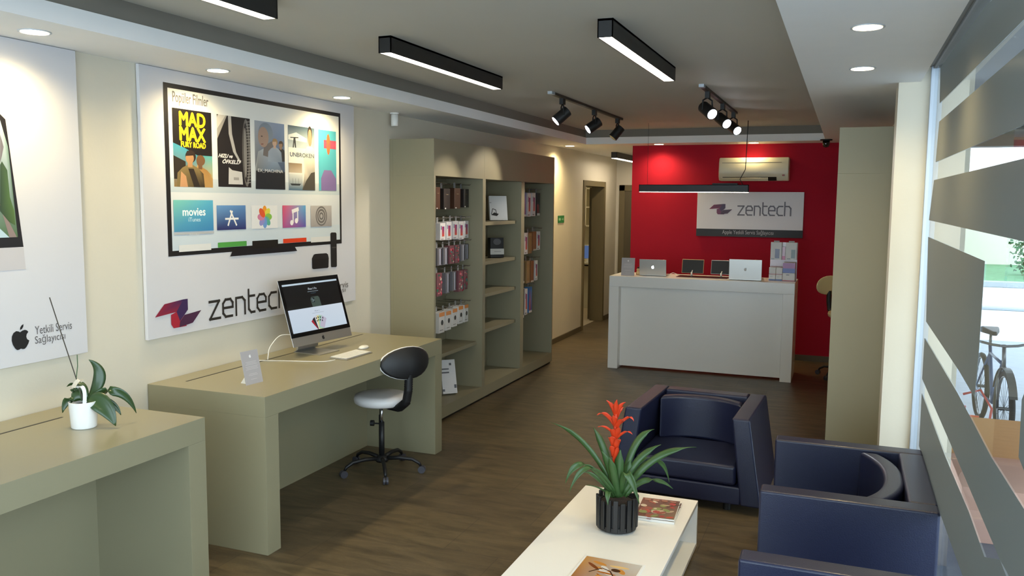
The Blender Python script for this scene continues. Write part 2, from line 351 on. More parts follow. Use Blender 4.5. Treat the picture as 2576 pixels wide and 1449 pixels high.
# side room seen through the open door
w = MB(); w.box(-2.2, 12.9, 0, -.12, 13.0, 2.5); w.box(-2.3, 9.2, 0, -2.2, 13, 2.5); w.box(-2.2, 9.1, 0, -.12, 9.2, 2.5); w.box(-.12, YH+.1, 0, -.02, 13, 2.5)
struct(w.build('wall_side_room', mat('side_room_paint', 'ded9c4', .6)))
struct(box('floor_side_room', mat('side_room_tiles', 'b5aa92', .4), (-2.3, 9.1, -.06), (-.1, 13, 0)))
struct(box('ceiling_side_room', SOFFIT, (-2.3, 9.1, 2.5), (-.12, 13, 2.55)))
# ================================================================ GLASS FRONT ON THE RIGHT
wd = bpy.data.objects.new('window_1', None); COL.objects.link(wd); wd.location = (XW, 2, 0); struct(wd)
w = MB(); w.box(XW-.012, Y0, .04, XW-.002, 4.11, 2.5); w.build('glass_pane', GLASS, wd, world=True)
w = MB(); w.box(XW-.03, 4.105, 0, XW+.03, 4.143, 2.5); w.box(XW-.03, Y0, 0, XW+.03, 4.143, .045)
w.build('window_frame', GREYF, wd, bevel=.003, world=True); MB().box(XW-.02, Y0, 2.487, XW+.02, 4.105, 2.5).build('head_rail', TRIMG, wd, world=True)
XF = XW-.014
films = [
 [(2364, 260), (2413, 211), (2579, 45.5), (2579, -60), (2484, 10), (2366, 170)],
 [(2363, 306), (2579, 120), (2579, 312), (2354, 408)],
 [(2350, 453), (2579, 398), (2579, 608), (2337, 554)],
 [(2335, 596), (2478, 657), (2464, 870), (2452, 1000), (2413, 933), (2330, 809)],
 [(2326, 850), (2409, 989), (2445, 1056), (2494, 1150), (2579, 1285), (2579, 1520), (2516, 1408), (2397, 1129), (2320, 953)],
 [(2571, 1005), (2579, 985), (2579, 1190), (2563, 1150)],
 [(2319, 989), (2377, 1146), (2437, 1287), (2477, 1401), (2516, 1408), (2540, 1470), (2430, 1470), (2366, 1294), (2312, 1122)]]
for i, f in enumerate(films):
    P3 = [onX(XF, *p) for p in f]
    P3 = [Vector((XF, min(p.y, 4.108), max(.05, min(p.z, 2.468)))) for p in P3]
    w = MB(); w.prism(P3, (-.0006, 0, 0)); w.build('frosted_film', FILM, wd, world=True)
# remaining film on the part of the glass nearer than the photo's edge
for z0, z1 in ((.05, .5),):
    MB().box(XF-.0006, Y0+.1, z0, XF, .55, z1).build('frosted_film', FILM, wd, world=True)
# shop front glazing behind the viewer
wd2 = bpy.data.objects.new('window_2', None); COL.objects.link(wd2); wd2.location = (2, Y0-.06, 0); struct(wd2)
MB().box(.12, Y0-.07, 0.05, XW+.0, Y0-.06, 2.45).build('glass_pane', GLASS, wd2, world=True)
w = MB()
for x in (.12, 1.3, 2.5, XW-.04): w.box(x, Y0-.1, 0, x+.05, Y0-.03, 2.45)
w.build('window_frame', GREYF, wd2, world=True)

# ================================================================ OUTSIDE
GZ = -.35
PAVE = mat('street_paving', '6d757b', .45, var=.35, scale=5, bump=.6, bscale=9)
ROAD = mat('wet_road_sky_sheen', 'd5dcde', .4, var=.06, scale=.5)  # sky reflection on the wet road is put into its pale colour
struct(box('ground_pavement', PAVE, (XW+.04, Y0-6, GZ-.1), (30, 14.0, GZ)))
struct(box('ground_road', ROAD, (-20, 14.0, GZ-.1), (60, 24.2, GZ-.004)))
struct(box('ground_verge', mat('grass_verge', '5d8a5c', .9, var=.5, scale=6, bump=1), (-20, 24.2, GZ-.1), (60, 33, GZ+.04)))
struct(box('wall_outer', WHITE, (-20, 33, GZ), (60, 33.3, 1.9)))
o = box('kerb', mat('kerb_concrete', '9aa0a2', .7, var=.15, scale=3), (-5, 23.9, GZ), (40, 24.25, GZ+.14), bevel=.01); tag(o, 'grey concrete kerb along the green verge across the road', 'kerb')
o = box('kerb', mat('kerb_concrete'), (-5, 18.4, GZ), (40, 18.75, GZ+.05), bevel=.01); tag(o, 'low grey strip running along the middle of the bright road', 'kerb')
o = box('planter_block', mat('planter_concrete', '7f8688', .7, var=.1), (8.25, 26.5, GZ+.04), (11.5, 27.3, GZ+.55), bevel=.02); tag(o, 'grey concrete planter block on the verge beside the shrub', 'planter')
t = thing('shrub', 'leafy green shrub against the white wall across the road', 'shrub', (8.4, 28.2, GZ+.04))
w = MB(); w.tube([(0, 0, 0), (.03, 0, .7), (0, .02, 1.6)], .05, rs=[.07, .05, .02]); w.build('stem', STEM, t)
w = MB(); R_ = random.Random(3)
for i in range(420):
    a = R_.uniform(0, 2*PI); z = R_.uniform(.1, 2.1); r = R_.uniform(0, .55)*(1-.25*abs(z-1)); p = Vector((r*math.cos(a), r*math.sin(a), z))
    dd = Vector((R_.uniform(-1, 1), R_.uniform(-1, 1), R_.uniform(-.6, .8))).normalized()*.13
    w.strip([p, p+dd*.5, p+dd], [.01, .05, .005], dd.orthogonal(), .2)
w.build('foliage', mat('shrub_green', '3f6b3e', .6, var=.4), t)
# porch: columns stand beyond the view; beam and slab
w = MB(); w.box(3.96, 9.2, 2.38, 14, 9.45, 2.5)
w.build('porch_beam', mat('brown_beam', '5a4234', .6, var=.15, stretch=(1, 8, 8)))
tag(bpy.data.objects['porch_beam'], 'dark brown beam under the porch edge outside the window', 'beam')
def brick_mat(name, c1, c2, cm):
    m = bpy.data.materials.new(name); m.use_nodes = True; t_ = m.node_tree; b_ = t_.nodes['Principled BSDF']; br = t_.nodes.new('ShaderNodeTexBrick'); tcn = t_.nodes.new('ShaderNodeTexCoord'); mp = t_.nodes.new('ShaderNodeMapping')
    mp.inputs['Rotation'].default_value = (PI/2, 0, 0); t_.links.new(tcn.outputs['Object'], mp.inputs[0]); t_.links.new(mp.outputs[0], br.inputs['Vector'])
    br.inputs['Scale'].default_value = 1; br.inputs['Brick Width'].default_value = .3; br.inputs['Row Height'].default_value = .17; br.inputs['Mortar Size'].default_value = .02
    br.inputs['Color1'].default_value = rgb(c1)+(1,); br.inputs['Color2'].default_value = rgb(c2)+(1,); br.inputs['Mortar'].default_value = rgb(cm)+(1,); t_.links.new(br.outputs['Color'], b_.inputs['Base Color']); b_.inputs['Roughness'].default_value = .8; MATS[name] = m; return m
o = box('porch_fascia', brick_mat('dark_blocks', '57554f', '4a463f', '6d6a60'), (3.96, 9.22, 2.5), (14, 9.42, 2.8)); tag(o, 'row of dark masonry blocks above the brown porch beam', 'masonry')
struct(box('ceiling_porch', mat('porch_concrete', '8b9299', .8, var=.12, scale=2, bump=.3), (3.96, 1.5, 2.8), (9, 9.45, 2.95)))
# cardboard box
CARD = mat('brown_cardboard', 'a87e52', .8, var=.08, scale=5)
t = thing('cardboard_box', 'brown cardboard box with a raised flap outside the glass', 'box', (4.42, 5.22, GZ))
box('body', mat('pinkish_cardboard', 'c79c87', .8, var=.05), (-.34, -.4, 0), (.4, .4, .35), t, bevel=.004)
box('flap', CARD, (-.34, .392, .35), (.4, .4, .62), t)
# bicycle seen head-on
t = thing('bicycle', 'old bicycle parked on the pavement outside the window', 'bicycle', (4.66, 7.85, GZ), math.radians(3))
TY = mat('tyre_rubber', '2a2722', .8); BFR = mat('bicycle_blue_frame', '3d5478', .4); BST = mat('bicycle_steel', '6b6c6a', .35, metal=.6)
for yy in (-.5, .5):
    wh = MB().torus((0, yy, .33), (1, 0, 0), .31, .024, 40, 8).build('tyre', TY, t, smooth=True)
    MB().torus((0, yy, .33), (1, 0, 0), .283, .009, 40, 6).build('rim', BST, wh)
    w = MB()
    for i in range(16): a = 2*PI*i/16; w.cyl((0, yy, .33), (0, yy+.28*math.cos(a), .33+.28*math.sin(a)), .0018, n=4)
    w.cyl((-.05, yy, .33), (.05, yy, .33), .016); w.build('spokes', BST, wh)
w = MB(); w.tube([(0, -.38, .74), (0, -.05, .3)], .018); w.tube([(0, -.36, .7), (0, .18, .72)], .014); w.tube([(0, .2, .8), (0, -.05, .28)], .016); w.tube([(0, -.05, .28), (.04, .2, .3), (.05, .5, .33)], .011); w.tube([(0, -.05, .28), (-.04, .2, .3), (-.05, .5, .33)], .011); w.tube([(0, .18, .72), (.04, .5, .33)], .009); w.tube([(0, .18, .72), (-.04, .5, .33)], .009)
w.build('frame', BFR, t, smooth=True)
w = MB(); 
for sxx in (-1, 1): w.tube([(sxx*.05, -.5, .33), (sxx*.05, -.43, .6), (0, -.4, .7)], .012)
w.tube([(0, -.4, .68), (0, -.36, .88)], .017); w.build('fork', BST, t, smooth=True)
w = MB(); w.tube([(-.3, -.2, .9), (-.27, -.32, .91), (-.1, -.4, .88), (0, -.4, .87), (.1, -.4, .88), (.27, -.32, .91), (.3, -.2, .9)], .012); w.build('handlebar', BST, t, smooth=True)
for sxx in (-1, 1): MB().tube([(sxx*.3, -.22, .9), (sxx*.305, -.1, .895)], .019).build('grip', BPLAS, t, smooth=True)
w = MB(); w.hull8([(-.02, .02, .9), (.02, .02, .9), (.09, .27, .9), (-.09, .27, .9), (-.015, .02, .94), (.015, .02, .94), (.08, .27, .96), (-.08, .27, .96)]); w.build('saddle', BPLAS, t, bevel=.012, smooth=True)
MB().tube([(0, .2, .78), (0, .19, .9)], .013).build('seat_post', BST, t, smooth=True)
w = MB()
for i in range(15):
    a0 = math.radians(20+i*9); a1 = math.radians(29+i*9); q = lambda a, xx: (xx, -.5+.36*math.cos(a), .33+.36*math.sin(a)); w.hull8([q(a0, -.03), q(a0, .03), q(a1, .03), q(a1, -.03), (q(a0, -.03)[0], q(a0, 0)[1], q(a0, 0)[2]+.004), (.03, q(a0, 0)[1], q(a0, 0)[2]+.004), (.03, q(a1, 0)[1], q(a1, 0)[2]+.004), (-.03, q(a1, 0)[1], q(a1, 0)[2]+.004)])
w.build('mudguard', mat('bicycle_grey', '55544c', .5), t)
t = thing('floor_stand', 'orange and red folding stand left of the bicycle outside', 'stand', (4.40, 7.0, GZ), math.radians(-8))
ORG = mat('orange_plastic', 'c8552a', .5)
MB().prism([(-.1, -.1, 0), (.1, -.1, 0), (.05, -.02, .33), (-.06, -.02, .33)], (0, .012, 0)).build('panel', ORG, t)
w = MB(); w.tube([(.1, -.1, .02), (.14, 0, .4), (.05, 0, .55), (-.08, 0, .5)], .01); w.tube([(-.1, .15, .0), (-.06, 0, .4)], .01); w.build('frame', mat('red_tube', 'b23a35', .5), t, smooth=True)
a = Art(Vector((4.40, 7.0, GZ))+Vector((0, -.115, 0)), (1, 0, 0), (0, .23, 1)); a.oval((0, .19), .035, .035, 'e6e0d0'); a.rect((-.05, .09), (.05, .11), 'e6e0d0'); a.build('emblem', PRINT, t)
t = thing('pavement_crate', 'black crate standing right of the bicycle wheel', 'crate', (5.0, 6.9, GZ))
w = MB(); w.box(-.12, -.1, 0, .2, .1, .02); w.box(-.12, -.1, 0, -.1, .1, .3); w.box(.18, -.1, 0, .2, .1, .3); w.box(-.12, -.1, 0, .2, -.08, .3); w.box(-.12, .08, 0, .2, .1, .3); w.build('shell', BPLAS, t)
# ================================================================ CEILING LIGHTS
def linear_lamp(x, y0, label):
    t = thing('linear_lamp', label, 'ceiling lamp', (x, y0, ZC), group='black linear ceiling lamps')
    w = MB(); L = 1.49; h = .084
    w.box(-.036, 0, -h, -.031, L, 0); w.box(.031, 0, -h, .036, L, 0); w.box(-.036, 0, -h, .036, .005, 0); w.box(-.036, L-.005, -h, .036, L, 0); w.box(-.036, 0, -.01, .036, L, -.001)
    w.build('housing', BLACK, t)
    box('diffuser', LAMPM, (-.031, .005, -h+.002), (.031, L-.005, -h+.008), t); return t
linear_lamp(1.112, 2.81, 'long black linear ceiling lamp, the left one of the two seen whole')
linear_lamp(2.273, 2.775, 'long black linear ceiling lamp, the right one of the two seen whole')
linear_lamp(1.062, .47, 'long black linear ceiling lamp cut off by the top edge of the photo')
def downlight(x, y, label, k=1.):
    t = thing('downlight', label, 'downlight', (x, y, ZS), group='round recessed downlights')
    MB().lathe([(.052, -.003), (.062, -.003), (.062, 0), (.052, 0)], n=40).build('trim_ring', GREYF, t)
    MB().lathe([(.002, -.0045), (.052, -.0045), (.052, -.001), (.002, -.001)], n=40).build('lens', DOWNM, t)
    l = bpy.data.lights.new('downlight_beam', 'SPOT'); l.energy = SPOT_E*k; l.color = (1, .8, .42); l.spot_size = math.radians(155); l.spot_blend = 1; l.shadow_soft_size = .04
    lo = bpy.data.objects.new('beam', l); COL.objects.link(lo); lo.parent = t; lo.location = (0, 0, -.012); return t
for x, y, lb in [(.235, 1.525, 'above the first poster at the far left'), (.24, 2.595, 'above the left half of the television poster'), (.22, 3.794, 'above the right half of the television poster'), (.2, 8.75, 'between the shelving and the red wall'),
                 (1.28, 8.72, 'above the left half of the red wall'), (2.33, 8.72, 'above the air conditioner'), (3.37, 2.505, 'in the right soffit, the nearer of two'), (3.367, 3.552, 'in the right soffit, the farther of two')]:
    downlight(x, y, 'round lit downlight '+lb, .35 if 'conditioner' in lb else 1.7 if 'shelving and' in lb else .75 if 'red wall' in lb else 1.)
def spot_head(x, y, d, cool, label, em):
    t = thing('track_spotlight', label, 'spotlight', (x, y, ZC-.02), group='black spotlights on the ceiling tracks')
    d = Vector(d).normalized(); j = Vector((0, 0, -.13))
    box('adapter', BPLAS, (-.016, -.03, -.045), (.016, .03, 0), t)
    w = MB(); s_ = d.cross(Vector((0, 0, 1))).normalized(); w.tube([(0, 0, -.04), s_*.04+Vector((0, 0, -.06)), s_*.045+j], .006); w.tube([(0, 0, -.04), -s_*.04+Vector((0, 0, -.06)), -s_*.045+j], .006); w.build('yoke', BPLAS, t)
    bd = MB().cyl(j-d*.06, j+d*.07, .043, .045, 24).build('head', BLACK, t, bevel=.004, smooth=True)
    MB().cyl(j+d*.0705, j+d*.0725, .037, n=24).build('lens', COOLM if em else mat('dark_lens', '20201f', .2), bd)
    l = bpy.data.lights.new('spot_beam', 'SPOT'); l.energy = 32; l.color = (.93, .95, 1) if cool else (1, .9, .75); l.spot_size = math.radians(50); l.spot_blend = .6; l.shadow_soft_size = .03
    lo = bpy.data.objects.new('beam', l); COL.objects.link(lo); lo.parent = t; lo.location = j+d*.08; lo.rotation_mode = 'QUATERNION'; lo.rotation_quaternion = d.to_track_quat('-Z', 'Y')
for nm, x, y0, y1, lb in (('left', 1.205, 5.15, 7.27, 'black ceiling track on the shelving side carrying three spotlights'), ('right', 2.34, 5.1, 7.0, 'black ceiling track on the window side carrying three lit spotlights')):
    t = thing('spotlight_track', lb, 'light track', (x, y0, ZC)); box('rail', DBROWN, (-.017, 0, -.02), (.017, y1-y0, 0), t); box('end_feed', GREYF, (-.018, -.05, -.021), (.018, .02, 0), t)
spot_head(1.2, 5.42, (-.75, -.45, -.75), 0, 'black spotlight nearest the viewer on the left track', 1)
spot_head(1.208, 6.3, (-.75, -.5, -.6), 0, 'black spotlight in the middle of the left track', 1)
spot_head(1.21, 7.1, (-.6, -.35, -.85), 0, 'black spotlight at the far end of the left track', 0)
for y, lb in ((5.35, 'nearest the viewer'), (6.15, 'in the middle'), (6.85, 'at the far end')):
    spot_head(2.34, y, (.62, -.62, -.5), 1, 'black spotlight with a glaring white lens '+lb+' of the right track', 1)
# pendant lamp over the counter
t = thing('pendant_lamp', 'long black linear pendant lamp hanging over the white counter', 'pendant lamp', (1.83, 7.85, 1.90))
w = MB(); w.box(-.56, -.035, -.03, .56, -.03, .045); w.box(-.56, .03, -.03, .56, .035, .045); w.box(-.56, -.035, -.03, -.555, .035, .045); w.box(.555, -.035, -.03, .56, .035, .045); w.box(-.56, -.035, .04, .56, .035, .045); w.build('housing', BLACK, t)
box('diffuser', LAMPM, (-.555, -.0299, -.034), (.555, .0299, -.02), t)
box('driver', BPLAS, (.2, -.03, .045), (.45, .03, .06), t)
w = MB(); w.tube([(.5, 0, .045), (.47, 0, .1), (.52, 0, .2), (.53, 0, .685)], .004, 6); w.build('cable', BPLAS, t)
MB().tube([(-.48, 0, .045), (-.48, 0, .685)], .0015, 5).build('suspension_wire', BPLAS, t)
# hall lamp
t = thing('hall_lamp', 'short black linear lamp on the hall ceiling left of red wall', 'ceiling lamp', (.39, 10.1, ZS))
w = MB(); w.box(-.04, 0, -.08, -.035, 1.2, 0); w.box(.035, 0, -.08, .04, 1.2, 0); w.box(-.04, 0, -.08, .04, .005, 0); w.box(-.04, 1.195, -.08, .04, 1.2, 0); w.build('housing', BLACK, t)
box('diffuser', mat('hall_lamp_diffuser', 'ffffff', .5, emit='fff0d8', es=22), (-.035, .005, -.082), (.035, 1.195, -.07), t)
# sensor and cameras
t = thing('motion_sensor', 'small white cylindrical sensor under the soffit beside the shelving', 'sensor', (.06, 4.77, ZS))
MB().lathe([(.001, -.1), (.024, -.1), (.028, -.09), (.028, -.012), (.001, -.012)]).build('body', WPLAS, t, smooth=True); MB().lathe([(.001, -.012), (.035, -.01), (.035, 0), (.001, 0)]).build('base', WPLAS, t)
t = thing('dome_camera', 'small black dome camera on soffit at the far right corner', 'camera', (3.09, 8.4, ZS))
MB().lathe([(.001, -.012), (.06, -.012), (.06, 0), (.001, 0)]).build('base', BPLAS, t); MB().lathe([(.001, -.085), (.025, -.078), (.038, -.05), (.034, -.012), (.001, -.012)]).build('dome', mat('dark_dome', '111113', .1, coat=1), t, smooth=True)
# ================================================================ DESKS
def desk(y0, y1, slot, label):
    t = thing('desk', label, 'desk', (0, (y0+y1)/2, 0), group='olive grey lacquered wall desks'); H = .8; a0, a1 = y0-t.location.y, y1-t.location.y; T = .103
    box('top', OLIVE, (.004, a0+.0, H-T), (.74, a1, H), t, bevel=.0012)
    box('leg', OLIVE, (.004, a0, 0), (.74, a0+T, H-T), t, bevel=.0008); box('leg', OLIVE, (.004, a1-T, 0), (.74, a1, H-T), t, bevel=.0008)
    box('back_panel', OLIVE, (.17, a0+T, 0), (.195, a1-T, H-T), t)
    b0, b1 = slot[0]-t.location.y, slot[1]-t.location.y
    w = MB(); w.box(slot[2]-.006, b0, H-.004, slot[2]+.006, b1, H+.0006); w.build('cable_slot', BPLAS, t); return t
desk(2.281, 4.215, (2.41, 4.157, .138), 'olive grey desk carrying the computer, against the wall below television poster')
desk(-.07, 1.868, (.1, 1.62, .177), 'olive grey desk in the near left corner carrying the orchid')
# ================================================================ SHELVING
SD, SH = .387, 2.228
def shelf_unit(y0, y1, posts, shelves, label, seam=False, mir=False, x0=0.):
    t = thing('shelf_unit', label, 'shelving', (x0, (y0+y1)/2, 0)); L = lambda y: y-t.location.y
    X = (lambda a, b: (a, b)) if not mir else (lambda a, b: (-b, -a))
    def bx(n, m, xa, xb, ya, yb, za, zb, bv=.0): 
        xa, xb = X(xa, xb); return box(n, m, (xa, L(ya), za), (xb, L(yb), zb), t, bevel=bv)
    bx('back_panel', SHELF, .004, .03, y0, y1, .0, SH)
    for (a, b) in posts: bx('side_panel', SHELF, .03, SD, a, b, .115, 1.947, .001)
    bx('header', SHELF, .03, SD, y0, y1, 1.947, SH, .001)
    bx('base', SHELF, .03, SD, y0, y1, .02, .115, .001); bx('plinth', BPLAS, .03, SD-.02, y0+.005, y1-.005, 0, .02)
    for (a, b, z) in shelves: bx('shelf', SHELF, .03, .335, a, b, z-.03, z)
    return t
UL = shelf_unit(4.792, 5.757, [(4.792, 4.822), (5.727, 5.757)], [(4.822, 5.727, .525)], 'olive grey wall shelving unit nearest the desk, one bay of hanging cases')
URr = shelf_unit(5.758, 7.643, [(5.758, 5.788), (6.66, 6.745), (7.618, 7.643)], [(5.788, 6.66, 1.571), (5.788, 6.66, 1.218), (5.788, 6.66, .927), (5.788, 6.66, .603)], 'olive grey wall shelving unit with a middle bay of open shelves')
shelf_unit(4.62, 6.4, [(4.62, 4.65), (5.5, 5.53), (6.37, 6.4)], [(4.65, 5.5, .6), (4.65, 5.5, 1.1), (5.53, 6.37, .9)], 'tall olive grey cabinet side standing behind the white column', mir=True, x0=3.65)
# hooks with goods
GREYC = mat('clear_grey_plastic', '8b8c8c', .25, var=.1)
def pack(y0, y1, z0, z1, kind, label, group, unit, xf=.26, depth=.05):
    """a pack hanging by its tab from a hook; the hook belongs to the shelf unit"""
    yc = (y0+y1)/2; hw = min((y1-y0)/2, .062 if kind in ('black', 'brown') else .05); zt = z1
    ytp = yc+hw*.0
    st = {'wallet': ('23201f', BPLAS), 'brownwallet': ('4a2c1e', None), 'white': ('d9d4d2', None)}
    t = thing('hanging_pack', label, 'phone accessory pack', (xf, yc, z0), group=group)
    h = z1-z0
    cols = {'black': '26211f', 'brown': '4b2f20', 'white': 'd8d3d2', 'slim': '6e6c70', 'floral': '7a4a50', 'gadget': 'd6d2cc', 'tan': '9a7b50', 'dark': '2c2a2c', 'rust': '8d5c36', 'blue': '2c6fae'}
    m = mat('pack_'+kind, cols[kind], .4, var=.15 if kind in ('floral',) else .04, scale=30)
    body_h = h*(.9 if kind not in ('black', 'brown') else .95)
    box('carton', m, (-depth, -hw, 0), (0, hw, body_h), t, bevel=.002)
    box('hanger_tab', GREYC, (-depth*.6, -hw*.3, body_h), (-depth*.6+.002, hw*.3, body_h+.045), t)
    A = Art((xf+.001, yc, z0), (0, 1, 0), (0, 0, 1)); H = body_h
    if kind == 'white':
        A.rect((-hw*.35, H*.22), (hw*.5, H*.8), ['d0503a', 'd8603c', '3d3a86', 'c23f5a']); A.rect((-hw*.8, H*.62), (-hw*.4, H*.84), '8b90a8'); A.rect((-hw*.8, H*.05), (hw*.2, H*.09), '8a8686')
    elif kind == 'blue':
        A.rect((-hw*.85, H*.1), (hw*.85, H*.92), ['c25a3c', '2d5fa4', '3f8fd0', '2a6bb8']); A.rect((-hw*.9, 0), (hw*.9, H*.08), 'ddd8d4')
    elif kind == 'gadget':
        A.oval((hw*.1, H*.5), hw*.42, H*.13, '2b2a2a'); A.rect((-hw, H*.8), (hw, H), 'd88a4a'); A.rect((-hw*.8, H*.12), (hw*.4, H*.16), '9b9792')
    elif kind == 'slim':
        A.rect((-hw*.2, H*.05), (hw*.3, H*.95), 'b9bacb'); A.rect((hw*.5, H*.05), (hw*.9, H*.95), '3a3a40')
    elif kind == 'floral':
        r_ = random.Random(int(yc*1000))
        for i in range(16): A.oval((r_.uniform(-hw*.8, hw*.8), r_.uniform(H*.05, H*.95)), hw*r_.uniform(.15, .35), H*r_.uniform(.03, .07), r_.choice(['c23a4e', 'd86a78', '2f6b52', 'c8bfae', '3f8f88', '8f1f36']), n=8)
    elif kind in ('black', 'brown'):
        A.oval((-hw*.5, H*.02+.004), hw*.22, .006, 'e0ded8', n=10); A.rect((-hw*.3, H*.7), (hw*.4, H*.73), '8a7a60')
    elif kind == 'tan': A.rect((-hw*.7, H*.1), (hw*.7, H*.85), 'a98a5c')
    elif kind == 'rust': A.rect((-hw, H*.0), (hw, H*.08), 'ccc4b8')
    elif kind == 'dark': A.rect((-hw*.9, H*.0), (hw*.9, H*.1), 'd4cfca'); A.rect((-hw*.9, H*.1), (hw*.3, H*.5), '7d2a32')
    A.build('print', GLOSSP, t)
    w = MB(); w.tube([(.03, yc, z0+body_h+.035), (xf+.035, yc, z0+body_h+.035), (xf+.04, yc, z0+body_h+.043)], .0028, 6); w.build('hook', CHROME, unit, world=True)
    return t
O5 = ['first from left', 'second from left', 'third from left', 'fourth from left', 'fifth from left', 'sixth from left']
rows = [
 ('the top row nearest the desk', UL, 'wallet cases in the top row', [(5.078, 5.154, 1.688, 1.876, 'brown'), (5.22, 5.34, 1.687, 1.865, 'black'), (5.42, 5.54, 1.691, 1.873, 'brown'), (5.61, 5.71, 1.701, 1.867, 'black')]),
 ('the second row nearest the desk', UL, 'white phone packs in the second row', [(5.154, 5.254, 1.435, 1.591, 'white'), (5.26, 5.381, 1.433, 1.599, 'white'), (5.39, 5.50, 1.437, 1.604, 'white'), (5.51, 5.61, 1.428, 1.599, 'white'), (5.62, 5.71, 1.437, 1.602, 'white')]),
 ('the third row nearest the desk', UL, 'phone cases in the third row', [(5.105, 5.19, 1.23, 1.39, 'slim'), (5.215, 5.30, 1.23, 1.39, 'slim'), (5.33, 5.42, 1.23, 1.40, 'floral'), (5.44, 5.52, 1.23, 1.40, 'floral'), (5.56, 5.63, 1.24, 1.40, 'slim'), (5.65, 5.71, 1.25, 1.40, 'slim')]),
 ('the fourth row nearest the desk', UL, 'phone cases in the fourth row', [(5.083, 5.20, .98, 1.19, 'floral'), (5.26, 5.33, .99, 1.18, 'slim'), (5.39, 5.46, 1.0, 1.18, 'slim'), (5.51, 5.60, .98, 1.18, 'floral'), (5.62, 5.69, .99, 1.18, 'floral')]),
 ('the fifth row nearest the desk', UL, 'gadget packs in the fifth row', [(5.13, 5.24, .671, .86, 'gadget'), (5.265, 5.36, .677, .855, 'gadget'), (5.39, 5.48, .69, .86, 'gadget'), (5.51, 5.60, .70, .87, 'gadget'), (5.63, 5.71, .70, .87, 'gadget')]),
 ('the far bay, top row', URr, 'packs in the top row of the far bay', [(7.04, 7.13, 1.603, 1.876, 'blue'), (7.17, 7.27, 1.601, 1.871, 'white'), (7.31, 7.41, 1.604, 1.875, 'white'), (7.45, 7.55, 1.609, 1.875, 'dark')]),
 ('the far bay, second row', URr, 'packs in the second row of the far bay', [(7.09, 7.19, 1.214, 1.46, 'white'), (7.21, 7.31, 1.216, 1.455, 'tan'), (7.35, 7.45, 1.24, 1.464, 'rust'), (7.47, 7.57, 1.243, 1.46, 'white')]),
 ('the far bay, third row', URr, 'packs in the third row of the far bay', [(7.02, 7.1, .92, 1.15, 'dark'), (7.16, 7.26, .91, 1.168, 'tan'), (7.29, 7.38, .91, 1.16, 'rust'), (7.42, 7.5, .918, 1.156, 'white')]),
 ('the far bay, fourth row', URr, 'packs in the fourth row of the far bay', [(7.02, 7.1, .56, .89, 'dark'), (7.12, 7.2, .58, .885, 'white'), (7.23, 7.34, .59, .892, 'blue')])]
KN = {'black': 'black wallet case', 'brown': 'brown wallet case', 'white': 'white carton pack', 'slim': 'clear slim phone case', 'floral': 'flower patterned phone case', 'gadget': 'white gadget pack', 'tan': 'tan pack', 'dark': 'dark pack', 'rust': 'rust brown pack', 'blue': 'blue printed pack'}
for place, unit, grp, items in rows:
    for i, it in enumerate(items): pack(*it, KN[it[4]]+', '+O5[i]+' in '+place, grp, unit, depth=.09 if it[4] in ('white', 'gadget', 'black') else .05)
for unit, ya, yb, zz in [(UL, 4.822, 5.727, z) for z in (1.905, 1.645, 1.45, 1.21, .93)]+[(URr, 6.745, 7.618, z) for z in (1.9, 1.5, 1.2, .9)]:
    MB().box(.03, ya, zz-.012, .045, yb, zz+.012).build('hook_rail', SHELF, unit, world=True)
# boxes on the open shelves
def leaning_box(name, w_, h_, d_, col, loc, rz, tilt, label, art, rough=.4):
    t = thing(name, label, 'box', loc, rz); o = box('carton', mat('carton_'+col, col, rough), (-d_, -w_/2, 0), (0, w_/2, h_), t, bevel=.003)
    A = Art((.0008, 0, 0), (0, 1, 0), (0, 0, 1)); art(A); p = A.build('print', GLOSSP, t, world=False)
    for q in (o, p): q.rotation_euler = (0, -tilt, 0)
    return t
def a1(A): A.poly([(-.08, .05), (-.02, .04), (.0, .06), (-.045, .075)], '3c3d3a'); A.line([(-.075, .06), (-.06, .11), (-.03, .1), (-.02, .05)], .006, '3c3d3a'); A.rect((-.09, .165), (-.07, .172), 'a8a8a8')
leaning_box('stand_box', .18, .235, .03, 'dcdcda', (.25, 6.43, 1.577), -.8, .18, 'white box with a tablet stand drawing, leaning on the top open shelf', a1)
def a2(A): A.oval((0, .15), .04, .03, '55565a'); A.rect((-.07, .03), (.07, .085), 'bdbdb8'); A.rect((-.03, .055), (.04, .06), '8a8a88')
leaning_box('gadget_box', .135, .19, .08, '131315', (.25, 6.39, 1.223), -.8, .05, 'small black box with a pale band on the second open shelf', a2)
def a3(A):
    for y, z, w_, h_ in ((-.03, .21, .07, .012), (-.03, .18, .07, .012), (.02, .25, .02, .02), (-.055, .03, .02, .02), (.05, .06, .02, .03)): A.rect((y-w_/2, z-h_/2), (y+w_/2, z+h_/2), '55565c')
leaning_box('white_carton', .13, .29, .05, 'dad7d6', (.27, 5.33, .131), -.8, .3, 'white carton with grey print leaning in the bottom of the near bay', a3)
